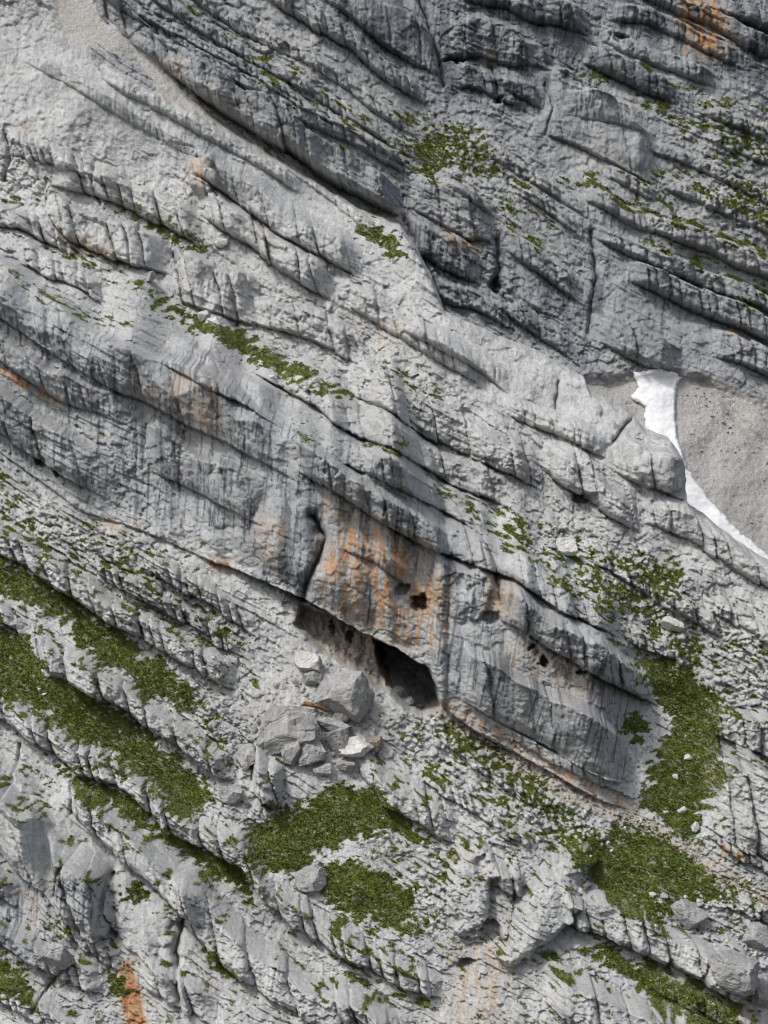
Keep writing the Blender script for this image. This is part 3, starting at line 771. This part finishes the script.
M_BACK = limestone('rear_limestone', (0.42, 0.426, 0.425), (0.305, 0.315, 0.323), (0.15, 0.16, 0.17), bump=0.8)
M_BOULDER = limestone('boulder_limestone', (0.46, 0.455, 0.44), (0.345, 0.345, 0.34), (0.20, 0.202, 0.205), attr=False, bump=0.9)
M_BROWN = limestone('brown_rock', (0.30, 0.27, 0.23), (0.22, 0.19, 0.16), (0.13, 0.115, 0.10), attr=False)
M_DARKB = limestone('grey_boulder_rock', (0.36, 0.355, 0.345), (0.27, 0.27, 0.265), (0.17, 0.17, 0.175), attr=False)
M_WHITE = limestone('pale_stone', (0.60, 0.59, 0.56), (0.47, 0.46, 0.44), (0.34, 0.335, 0.32), attr=False)

m, nt, b = new_mat('grass_blades'); M_GRASS = m
at = N(nt, 'ShaderNodeAttribute', attribute_name='tone')
tc = N(nt, 'ShaderNodeTexCoord').outputs['Object']
big = noise(nt, tc, 0.09, 4, 0.6)
col = ramp(nt, at.outputs['Fac'], [(0.0, (0.062, 0.070, 0.022)), (0.4, (0.102, 0.130, 0.026)), (0.75, (0.140, 0.170, 0.036)), (1.0, (0.19, 0.185, 0.062))])
col = mix(nt, 0.6, col, ramp(nt, big, [(0.35, (0.7, 0.74, 0.66)), (0.65, (1.35, 1.25, 1.0))]), 'MULTIPLY')
nt.links.new(col, b.inputs['Base Color'])
b.inputs['Roughness'].default_value = 0.8

m, nt, b = new_mat('old_snow'); M_SNOW = m
tc = N(nt, 'ShaderNodeTexCoord').outputs['Object']
nt.links.new(ramp(nt, noise(nt, tc, 0.5, 5, 0.65), [(0.3, (0.58, 0.585, 0.59)), (0.6, (0.74, 0.75, 0.76))]), b.inputs['Base Color'])
b.inputs['Roughness'].default_value = 0.7
bp = N(nt, 'ShaderNodeBump'); bp.inputs['Strength'].default_value = 0.35; bp.inputs['Distance'].default_value = 0.3
nt.links.new(noise(nt, tc, 1.3, 4), bp.inputs['Height']); nt.links.new(bp.outputs[0], b.inputs['Normal'])

m, nt, b = new_mat('weathered_wood'); M_WOOD = m
tc = N(nt, 'ShaderNodeTexCoord').outputs['Object']
mp = N(nt, 'ShaderNodeMapping'); mp.inputs['Scale'].default_value = (0.6, 5, 5); nt.links.new(tc, mp.inputs['Vector'])
nt.links.new(ramp(nt, noise(nt, mp.outputs[0], 1.5, 4), [(0.3, (0.10, 0.055, 0.03)), (0.7, (0.30, 0.17, 0.09))]), b.inputs['Base Color'])

# ------------------------------------------------------------------ mesh helpers
def mesh_obj(name, co, faces, mat, parent=None, smooth=True, link=True):
    """faces: (n,3) or (n,4) int array"""
    me = bpy.data.meshes.new(name)
    n, k = faces.shape
    me.vertices.add(len(co)); me.vertices.foreach_set('co', np.ascontiguousarray(co, f32).ravel())
    me.loops.add(n * k); me.loops.foreach_set('vertex_index', np.ascontiguousarray(faces, np.int32).ravel())
    me.polygons.add(n); me.polygons.foreach_set('loop_start', np.arange(0, n * k, k, dtype=np.int32))
    me.polygons.foreach_set('loop_total', np.full(n, k, np.int32))
    me.polygons.foreach_set('use_smooth', np.full(n, smooth, bool))
    me.update(calc_edges=True)
    me.materials.append(mat)
    o = bpy.data.objects.new(name, me)
    COL.objects.link(o)
    if parent is not None: o.parent = parent
    return o
def tag(o, label=None, cat=None, group=None, kind=None):
    if label: o['label'] = label
    if cat: o['category'] = cat
    if group: o['group'] = group
    if kind: o['kind'] = kind
    return o
def empty(name):
    o = bpy.data.objects.new(name, None)
    COL.objects.link(o)
    return o

# ------------------------------------------------------------------ the mountain, bed by bed
ROOTS = {}
for key, nm, lab in (('b', 'rear_mountain_wall', 'dark grey bedded rock wall rising behind the snow patch'),
                     ('u', 'upper_rock_slope', 'pale water-worn limestone slope and ridge above the cave cliff'),
                     ('c', 'cave_cliff', 'steep blue-grey cliff with orange streaks holding the cave'),
                     ('l', 'lower_rock_ledges', 'stepped pale limestone ledges with grass below the cave')):
    ROOTS[key] = tag(empty(nm), lab, 'rock face', kind='structure')

def emit(S, which):
    nv, nu = S.U.shape
    co = np.stack([S.X, S.y, S.Z], -1).reshape(-1, 3)
    grav = np.clip(S.scree * 1.0, 0, 1)
    if which == 'f':
        path = np.clip(1 - seg_dist([(438,712),(480,735),(520,765),(560,790),(610,812),(650,826),(690,850),(720,872),(768,900),(840,940)], S.U + 3 * fbm(S.U / 12, S.V / 12, 2, 5), S.V) / 11, 0, 1)
        tr = sstep(0.1, 0.5, path); S.soil = S.soil * (1 - 0.9 * tr)
        tan = np.maximum.reduce([grav, 0.75 * S.alc * (1 - S.cave * 0.5), 0.75 * tr, 0.45 * S.tal])
        lt = soft_poly([(440,700),(640,812),(768,880),(768,905),(620,830),(440,725)], S.U, S.V, 8)
        tan = np.maximum(tan, 0.5 * lt * sstep(-.1, .3, fbm(S.U / 8, S.V / 8, 3, 6)))
        S.orgx = np.maximum(S.org, 0.6 * tr)
        S.orgx = np.maximum(S.orgx, 0.8 * S.alc)
    else:
        tan = grav; S.orgx = S.org
    ledge = sstep(0.22, 0.5, S.gy) * 0.25 * (1 - S.smooth)
    stain_shade = np.stack([np.clip(S.orgx, 0, 1), np.clip(S.dark * (1 - 0.8 * grav), 0, 1), np.clip(np.maximum(tan, ledge), 0, 1), np.clip(S.soil, 0, 1)], -1).reshape(-1, 4).astype(f32)
    # part of every vertex: surveyed bed, else bedrock of its region
    lip = curve_v(BOUND_LIP, S.U); foot = curve_v(BEDS[[i for i, b in enumerate(BEDS) if b[1] == 9.0][0]][4], S.U)
    if which == 'f':
        reg = np.where(S.V < lip, 1000, np.where((S.V < foot) & (S.U < 650), 1001, 1002))
        part = np.where(S.bid >= 0, S.bid, reg)
        part = np.where(S.cave > 0.5, 1010, part)
        part = np.where(S.scree > 0.6, 1020, part)
        part = np.where((S.tal > 0.6), 1021, part)
    else:
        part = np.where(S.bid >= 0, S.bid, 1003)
        part = np.where(S.scree > 0.55, 1022, part)
    vid = np.arange(nv * nu).reshape(nv, nu)
    q = np.stack([vid[:-1, :-1], vid[1:, :-1], vid[1:, 1:], vid[:-1, 1:]], -1).reshape(-1, 4)
    keep = (S.keep[:-1, :-1] & S.keep[1:, :-1] & S.keep[1:, 1:] & S.keep[:-1, 1:]).ravel()
    fp = part[:-1, :-1].ravel()
    # shared normals so that neighbouring parts shade as one rock
    X, Y, Z = S.X, S.y, S.Z
    e1 = np.stack([np.gradient(X, axis=1), np.gradient(Y, axis=1), np.gradient(Z, axis=1)], -1)
    e2 = np.stack([np.gradient(X, axis=0), np.gradient(Y, axis=0), np.gradient(Z, axis=0)], -1)
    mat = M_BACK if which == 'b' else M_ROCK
    for pid in np.unique(fp):
        sel = keep & (fp == pid)
        if sel.sum() < 12: continue
        blk = S.block[:-1, :-1].ravel()
        if pid < 1000:
            big = [b for b in np.unique(blk[sel]) if b >= 0 and (sel & (blk == b)).sum() > 60]
            rest = sel & ~np.isin(blk, big)
        else:
            big = []; rest = sel
        if rest.sum() < 12: big = []; rest = sel
        def piece(nm, f, parent):
            fq = q[f]
            uniq, inv = np.unique(fq.ravel(), return_inverse=True)
            o = mesh_obj(nm, co[uniq], inv.reshape(-1, 4), mat, parent)
            a = o.data.attributes.new('stain_shade', 'FLOAT_COLOR', 'POINT')
            a.data.foreach_set('color', stain_shade[uniq].ravel())
            return o
        parent = None
        if pid < 1000:
            nm = 'rock_bed'; parent = ROOTS[BEDS[pid][0]]
        elif pid == 1010: nm = 'cave'; parent = ROOTS['c']
        elif pid == 1020: nm = 'scree_chute'
        elif pid == 1021: nm = 'talus_fan'
        elif pid == 1022: nm = 'scree_slope'
        else: nm = 'bedrock'; parent = ROOTS[{1000: 'u', 1001: 'c', 1002: 'l', 1003: 'b'}[int(pid)]]
        o = piece(nm, rest, parent)
        for bb in big: piece('rock_block', sel & (blk == bb), o)
        if pid == 1010: o['label'] = 'dark cave mouth at the foot of the cliff'
        if pid == 1020: tag(o, 'tan gravel chute running down at the upper left under the overhang', 'scree', kind='structure')
        if pid == 1021: tag(o, 'pale stony talus fan below the cave mouth', 'talus', kind='structure')
        if pid == 1022: tag(o, 'smooth grey-brown scree slope right of the snow', 'scree', kind='structure')
emit(SB, 'b')
emit(SF, 'f')

# ------------------------------------------------------------------ snow
def snow():
    S = SB
    wu = S.U + 1.6 * fbm(S.U / 9, S.V / 9, 3, 301); wv = S.V + 1.6 * fbm(S.U / 9, S.V / 9, 3, 302)
    m = soft_poly(SNOW, wu, wv, 3.0)
    sel = m > 0.5
    k = np.ones(13) / 13
    y = S.y.copy()
    for ax in (0, 1, 0, 1):
        y = np.apply_along_axis(lambda a: np.convolve(np.pad(a, 6, 'edge'), k, 'valid'), ax, y)
    top = np.minimum(y - 0.9 * (m - 0.5) * 2 - 0.25 + 0.12 * fbm(S.U / 7, S.V / 5, 3, 303), S.y - 0.2)
    nv, nu = S.U.shape
    vid = np.arange(nv * nu).reshape(nv, nu)
    q = np.stack([vid[:-1, :-1], vid[1:, :-1], vid[1:, 1:], vid[:-1, 1:]], -1).reshape(-1, 4)
    f = (sel[:-1, :-1] & sel[1:, :-1] & sel[1:, 1:] & sel[:-1, 1:]).ravel()
    fq = q[f]
    uniq, inv = np.unique(fq.ravel(), return_inverse=True)
    inv = inv.reshape(-1, 4)
    a = np.stack([S.X, top, S.Z], -1).reshape(-1, 3)[uniq]
    bk = np.stack([S.X, S.y + 0.6, S.Z], -1).reshape(-1, 3)[uniq]
    n = len(uniq)
    # side wall round the rim
    e = np.concatenate([inv[:, [0, 1]], inv[:, [1, 2]], inv[:, [2, 3]], inv[:, [3, 0]]])
    key = e[:, 0].astype(np.int64) * n + e[:, 1]; rev = e[:, 1].astype(np.int64) * n + e[:, 0]
    rim = e[~np.isin(key, rev)]
    side = np.stack([rim[:, 1], rim[:, 0], rim[:, 0] + n, rim[:, 1] + n], -1)
    o = mesh_obj('snow_patch', np.concatenate([a, bk]), np.concatenate([inv, side, inv[:, ::-1] + n]), M_SNOW)
    tag(o, 'narrow white snow patch tapering down between ridge and scree', 'snow')
snow()

# ------------------------------------------------------------------ grass tufts
rng = np.random.RandomState(7)
def tuft_mesh(name, P, size, tone):
    """each tuft: five upright blades fanning out"""
    n = len(P); B = 5
    ang = rng.rand(n, B) * 2 * np.pi; leanv = 0.25 + 0.75 * rng.rand(n, B)
    h = size[:, None] * (0.55 + 0.7 * rng.rand(n, B)); w = size[:, None] * (0.22 + 0.2 * rng.rand(n, B))
    off = size[:, None] * 0.55 * np.sqrt(rng.rand(n, B)); oa = rng.rand(n, B) * 2 * np.pi
    bx = P[:, 0, None] + off * np.cos(oa); by = P[:, 1, None] + off * np.sin(oa) * 0.6; bz = P[:, 2, None] - 0.08 + 0 * off
    ca, sa = np.cos(ang), np.sin(ang)
    p0 = np.stack([bx - w * sa, by + w * ca, bz], -1); p1 = np.stack([bx + w * sa, by - w * ca, bz], -1)
    p2 = np.stack([bx + ca * h * leanv, by + sa * h * leanv - 0.1 * h, bz + h], -1)
    co = np.stack([p0, p1, p2], 2).reshape(-1, 3)
    fc = np.arange(n * B * 3).reshape(-1, 3)
    o = mesh_obj(name, co, fc, M_GRASS, smooth=False)
    a = o.data.attributes.new('tone', 'FLOAT', 'POINT')
    t = np.clip(tone[:, None] + 0.07 * rng.randn(n, B), 0, 1)
    t = np.repeat(t.reshape(-1), 3); t[2::3] = np.clip(t[2::3] + 0.06, 0, 1)  # blade tips toned lighter as a painted highlight
    a.data.foreach_set('value', t.astype(f32))
    return o
scatter = []
for S, dens, lab, msk in PATCH:
    w = msk.ravel().astype(float)
    w = np.where(w > 0.15, w, 0)
    tot = w.sum()
    n = int(tot * 0.8)
    if n < 6: continue
    cs = np.cumsum(w)
    idx = np.minimum(np.searchsorted(cs, rng.rand(n) * tot), len(w) - 1)
    du = rng.rand(n) - 0.5
    P = np.stack([S.X.ravel()[idx] + du * 0.18, S.y.ravel()[idx] - 0.05, S.Z.ravel()[idx]], -1)
    tone = 0.5 + 0.4 * fbm(S.U.ravel()[idx] / 30, S.V.ravel()[idx] / 20, 3, 401) + 0.35 * fbm(S.U.ravel()[idx] / 6, S.V.ravel()[idx] / 4, 2, 403)
    size = 0.20 + 0.18 * rng.rand(n)
    if S is SB: size *= 1.1; tone -= 0.08
    if lab is None: scatter.append((P, size, tone))
    else: tag(tuft_mesh('grass_patch', P, size, tone), lab, 'grass', kind='stuff')
P, size, tone = (np.concatenate([s[i] for s in scatter]) for i in range(3))
tag(tuft_mesh('grass_tufts', P, size, tone), 'scattered small green tufts among the stones and ledges', 'grass', kind='stuff')

# ------------------------------------------------------------------ boulders and stones
def icosphere(sub):
    t = (1 + 5 ** .5) / 2
    v = [(-1,t,0),(1,t,0),(-1,-t,0),(1,-t,0),(0,-1,t),(0,1,t),(0,-1,-t),(0,1,-t),(t,0,-1),(t,0,1),(-t,0,-1),(-t,0,1)]
    v = [np.array(p) / np.linalg.norm(p) for p in v]
    f = [(0,11,5),(0,5,1),(0,1,7),(0,7,10),(0,10,11),(1,5,9),(5,11,4),(11,10,2),(10,7,6),(7,1,8),(3,9,4),(3,4,2),(3,2,6),(3,6,8),(3,8,9),(4,9,5),(2,4,11),(6,2,10),(8,6,7),(9,8,1)]
    for _ in range(sub):
        mid = {}; nf = []
        def mp_(a, b):
            k = (min(a, b), max(a, b))
            if k not in mid:
                p = v[a] + v[b]; v.append(p / np.linalg.norm(p)); mid[k] = len(v) - 1
            return mid[k]
        for a, b, c in f:
            ab, bc, ca = mp_(a, b), mp_(b, c), mp_(c, a)
            nf += [(a, ab, ca), (b, bc, ab), (c, ca, bc), (ab, bc, ca)]
        f = nf
    return np.array(v), np.array(f)
ICO4 = icosphere(4); ICO1 = icosphere(1); ICO0 = icosphere(0)
def chip(v, r, planes, soft=0.0):
    """cut a ball with random planes: a broken block with flat facets"""
    d = r.randn(planes, 3); d /= np.linalg.norm(d, axis=1)[:, None]
    off = 0.52 + 0.3 * r.rand(planes)
    p = v.copy()
    for i in range(planes):
        t = p @ d[i] - off[i]
        p -= np.where(t > 0, t * (1 - soft), 0)[:, None] * d[i]
    return p
def boulder(u, v, w, h, label, seed, mat, group=None, lean=0.0, cat='boulder', planes=11, sink=0.25, name='boulder', box=0.72):
    r = np.random.RandomState(seed)
    S = SF
    p = np.sign(ICO4[0]) * np.abs(ICO4[0]) ** box
    p = chip(p / 1.05, r, planes, 0.0)
    p /= (p.max(0) - p.min(0)) / 2
    p -= (p.max(0) + p.min(0)) / 2
    nn = 0.07 * ridge(p[:, 0] * 1.4 + seed, p[:, 2] * 1.4 + p[:, 1], 3, 503) + 0.055 * fbm(p[:, 0] * 1.9 + seed, p[:, 1] * 1.9 + p[:, 2] * 1.3, 3, 501) + 0.045 * fbm(p[:, 0] * 4 + p[:, 1] * 3, p[:, 2] * 4, 4, 502) - 0.09 * np.exp(-np.abs(perlin(p[:, 0] * 1.1 + seed * 3.1, p[:, 2] * 0.9 + p[:, 1] * 0.7, 504)) / 0.035)
    p = p * (1 + nn[:, None])
    rx, rz = w * 0.09, h * 0.09
    ry = (rx + rz) * 0.5
    p = p * np.array([rx, ry, rz])
    c, s_ = math.cos(lean), math.sin(lean)
    p = np.stack([p[:, 0] * c - p[:, 2] * s_, p[:, 1], p[:, 0] * s_ + p[:, 2] * c], -1)
    us_ = np.array([u, u, u - w * .25, u + w * .25, u]); vs_ = np.array([v, v + h * .35, v + h * .3, v + h * .3, v + h * .45])
    ys = sample(S, S.y, us_, vs_)
    yc = float(np.median(ys)) - ry * (1 - 2 * sink) * 0.3
    k = (D0 + yc) / D0
    p *= k
    o = mesh_obj(name, p, ICO4[1], mat, smooth=False)
    o.location = ((u - 384) / F * (D0 + yc), yc, (512 - v) / F * (D0 + yc))
    return tag(o, label, cat, group)
T = 'boulders on the talus below the cave'
BOULDERS = [
 (343,697,60,50,'largest rounded grey boulder on the talus left of the cave mouth',1,M_BOULDER,T,0.1),
 (283,727,66,44,'big dark slanting slab boulder at the left of the talus',52,M_DARKB,T,0.35,'boulder',8,0.35,'boulder',0.5),
 (290,751,22,32,'narrow upright boulder leaning under the dark slanting slab',3,M_DARKB,T,0.1),
 (313,751,29,31,'pointed pale boulder right of the narrow upright one',4,M_BOULDER,T,-0.2),
 (338,742,24,27,'dark wedge boulder behind the flat brown-ended block',5,M_DARKB,T,0.2),
 (356,747,34,20,'flat pale block with a brown neighbour at the talus foot',6,M_WHITE,T,0.05),
 (374,744,18,16,'small brown boulder at the right end of the talus blocks',7,M_BROWN,T,0.1),
 (341,716,17,12,'small pale stone at the foot of the largest talus boulder',8,M_WHITE,T,0.0),
 (313,679,22,15,'small dark boulder at the top of the talus',9,M_DARKB,T,0.0),
 (309,662,30,22,'pale sloping slab at the head of the talus under the cliff foot',10,M_WHITE,T,-0.6),
 (334,727,34,14,'long flat grey slab between the largest boulder and the wedge',11,M_BOULDER,T,-0.15),
 (356,675,22,8,'thin brown flat stone beside the cave entrance',12,M_BROWN,T,-0.1),
 (360,684,14,6,'tiny tan flat stone under the thin brown one',13,M_BROWN,T,-0.2),
 (322,769,18,12,'low pale stone at the very bottom of the talus',14,M_BOULDER,T,0.0),
 (345,766,20,11,'low grey stone below the brown-ended block',15,M_DARKB,T,0.1),
 (565,547,24,19,'pale cubic boulder in the grass of the right shoulder',17,M_WHITE,None,0.1),
 (674,626,26,14,'flat pale boulder lying in the shoulder grass streak',18,M_WHITE,None,-0.5),
 (690,914,34,30,'rough grey boulder standing in the wide lower right meadow',19,M_BOULDER,None,0.2),
 (757,938,32,28,'round grey boulder at the right picture edge below the path',20,M_BOULDER,None,0.0),
 (732,972,54,36,'big rounded block at the end of the lower right overhang',21,M_BOULDER,None,-0.4,'boulder',7,0.55,'boulder',0.6),
 (762,992,28,34,'grey block at the lower right corner edge',23,M_BOULDER,None,0.2),
 (58,956,31,28,'rounded pale boulder at lower left above the small grass patch',24,M_BOULDER,None,0.1),
 (311,879,30,24,'craggy boulder at the upper edge of the dark bottom centre grass',25,M_BOULDER,None,0.2),
 (205,316,13,11,'left one of two white stones on the high grass ribbon',26,M_WHITE,None,0.0),
 (214,322,14,11,'right one of two white stones on the high grass ribbon',27,M_WHITE,None,0.0),
 (149,277,15,11,'rounded stone in the little pile under the upper left bed',28,M_BOULDER,None,0.0),
 (221,243,15,10,'pale stone at the end of the short upper left grass strip',29,M_WHITE,None,0.0),
 (688,757,9,6,'white stone in the upper part of the green gully tongue',30,M_WHITE,'stones in the green gully',0.0),
 (675,777,6,7,'small white stone left of centre in the green gully tongue',31,M_WHITE,'stones in the green gully',0.0),
 (682,811,9,8,'jagged white stone low in the green gully tongue',32,M_WHITE,'stones in the green gully',0.3),
 (695,828,8,12,'pale upright stone at the bottom tip of the green gully tongue',33,M_WHITE,'stones in the green gully',0.0),
 (664,896,8,6,'lone white stone in the middle of the lower right meadow',34,M_WHITE,None,0.0),
 (396,692,15,12,'dim stone on the left floor of the cave mouth',71,M_DARKB,'stones inside the cave mouth',0.0),
 (407,702,13,10,'dim stone in the middle of the cave floor',72,M_DARKB,'stones inside the cave mouth',0.2),
 (387,679,11,9,'brown stone at the upper left of the cave floor',73,M_BROWN,'stones inside the cave mouth',0.0),
 (419,708,11,8,'dim stone nearest the right side of the cave mouth',74,M_DARKB,'stones inside the cave mouth',0.0),
 (246,757,22,26,'pale rounded block at the rim between talus and grass step',35,M_BOULDER,None,0.1),
 (230,795,24,20,'pale broken block beside the dark hole under the talus rim',36,M_BOULDER,None,-0.3),
]
for B in BOULDERS:
    boulder(*B)

# weathered timber lying on the talus
def log():
    u, v = 316, 707
    y = float(sample(SF, SF.y, u, v)) - 1.2
    root = empty('timber_log')
    root.location = ((u - 384) / F * (D0 + y), y, (512 - v) / F * (D0 + y))
    root.rotation_euler = (0.2, 0.32, 0.1)
    tag(root, 'short weathered brown timber lying on the talus', 'log')
    r = np.random.RandomState(5)
    for nm, L, rad, off in (('trunk', 4.0, 0.42, (0, 0, 0)), ('splinter', 2.4, 0.2, (0.9, -0.35, 0.3))):
        n, k = 9, 10
        co = []; fc = []
        for i in range(n):
            t = i / (n - 1)
            rr = rad * (1 - 0.35 * t) * (0.9 + 0.2 * r.rand())
            for j in range(k):
                a = 2 * math.pi * j / k
                q = rr * (0.85 + 0.3 * r.rand())
                co.append((off[0] + (t - .5) * L + (0.3 * r.randn() * (i in (0, n - 1))), off[1] + q * math.cos(a), off[2] + q * math.sin(a) + 0.12 * math.sin(t * 4)))
        for i in range(n - 1):
            for j in range(k):
                fc.append((i * k + j, i * k + (j + 1) % k, (i + 1) * k + (j + 1) % k, (i + 1) * k + j))
        c0 = len(co); co.append((off[0] - .5 * L, off[1], off[2])); co.append((off[0] + .5 * L, off[1], off[2]))
        for j in range(k):
            fc.append((c0, (j + 1) % k, j, j)); e = (n - 1) * k; fc.append((c0 + 1, e + j, e + (j + 1) % k, e + (j + 1) % k))
        fq = [f for f in fc if len(set(f)) == 4]; ft = [tuple(dict.fromkeys(f)) for f in fc if len(set(f)) == 3]
        me = bpy.data.meshes.new(nm); me.from_pydata(co, [], fq + ft); me.materials.append(M_WOOD)
        o = bpy.data.objects.new(nm, me); COL.objects.link(o); o.parent = root
log()

# loose stones, too many to count
def stones(name, S, polys, n_per, smin, smax, label, mat, seed):
    r = np.random.RandomState(seed)
    pts = []
    for poly, n in zip(polys, n_per):
        xs = [p[0] for p in poly]; ys = [p[1] for p in poly]
        u = r.uniform(min(xs), max(xs), n * 3); v = r.uniform(min(ys), max(ys), n * 3)
        k = inside(poly, u, v) & (fbm(u / 25, v / 20, 2, seed) > r.uniform(-0.5, 0.4, n * 3))
        pts.append(np.stack([u[k][:n], v[k][:n]], -1))
    pts = np.concatenate(pts)
    g = sample(S, S.gy, pts[:, 0], pts[:, 1])
    so = sample(S, S.soil, pts[:, 0], pts[:, 1])
    pts = pts[(g > 0.03) & (g < 2.0) & ((so < 0.4) | (r.rand(len(pts)) < 0.12))]
    n = len(pts)
    P0 = np.stack([sample(S, A, pts[:, 0], pts[:, 1]) for A in (S.X, S.y, S.Z)], -1)
    size = smin + (smax - smin) * r.rand(n) ** 4
    shapes = [chip(ICO0[0], np.random.RandomState(seed + i), 9, 0.05) for i in range(12)]
    co = []; fc = []
    nvx = len(ICO0[0])
    which = r.randint(0, 12, n)
    ang = r.rand(n) * 6.283
    base = np.array(shapes)[which] * (size[:, None] * (0.7 + 0.6 * r.rand(n, 3)))[:, None, :]
    ca, sa = np.cos(ang)[:, None], np.sin(ang)[:, None]
    x = base[..., 0] * ca - base[..., 1] * sa; y = base[..., 0] * sa + base[..., 1] * ca
    co = np.stack([x + P0[:, None, 0], y + P0[:, None, 1] - 0.1, base[..., 2] + P0[:, None, 2] + size[:, None] * 0.2], -1).reshape(-1, 3)
    fc = (ICO0[1][None] + (np.arange(n) * nvx)[:, None, None]).reshape(-1, 3)
    tag(mesh_obj(name, co, fc, mat, smooth=False), label, 'stones', kind='stuff')
stones('rubble', SF, [[(-60,440),(60,512),(150,545),(250,640),(240,700),(150,640),(40,570),(-60,535)],
                      [(490,500),(640,548),(780,640),(780,700),(640,640),(500,545)],
                      [(380,715),(450,712),(640,820),(800,900),(800,940),(640,880),(540,850),(400,760)],
                      [(340,790),(470,850),(450,940),(400,910)],
                      [(600,880),(760,900),(760,1000),(650,930)],
                      [(-60,620),(120,710),(210,800),(150,800),(-60,690)],
                      [(640,680),(730,690),(720,830),(640,820)],
                      [(130,280),(360,400),(330,410),(140,310)],
                      [(360,370),(520,470),(480,490),(360,420)],
                      [(140,590),(240,690),(220,710),(120,640)]],
       [900,900,1100,350,400,260,200,200,250,300], 0.10, 0.62, 'pale loose stones strewn over the grassy ledges', M_WHITE, 11)
M_TAN = limestone('tan_gravel', (0.50, 0.44, 0.36), (0.41, 0.34, 0.265), (0.29, 0.23, 0.175), attr=False)
stones('path_gravel', SF, [[(436,706),(480,728),(520,756),(560,782),(610,806),(650,818),(690,842),(720,864),(768,892),(840,930),(840,950),(768,908),(715,882),(690,860),(650,836),(610,822),(560,800),(520,775),(480,745),(440,720)]], [2600], 0.10, 0.40, 'strip of tan gravel running down along the foot of the right cave wall', M_TAN, 14)
stones('talus_stones', SF, [[(250,700),(330,652),(400,710),(370,770),(250,750)], [(200,690),(262,720),(250,800),(190,760)]], [500, 300], 0.12, 0.7, 'small grey stones filling the talus below the cave', M_BOULDER, 12)
stones('scree_stones', SB, [[(560,385),(640,400),(640,470),(580,410)], [(680,375),(840,450),(840,600),(690,480)], [(700,378),(745,425),(730,440),(700,400)]], [160, 450, 120], 0.06, 0.42, 'stones scattered over the scree beside the snow', M_BOULDER, 13)
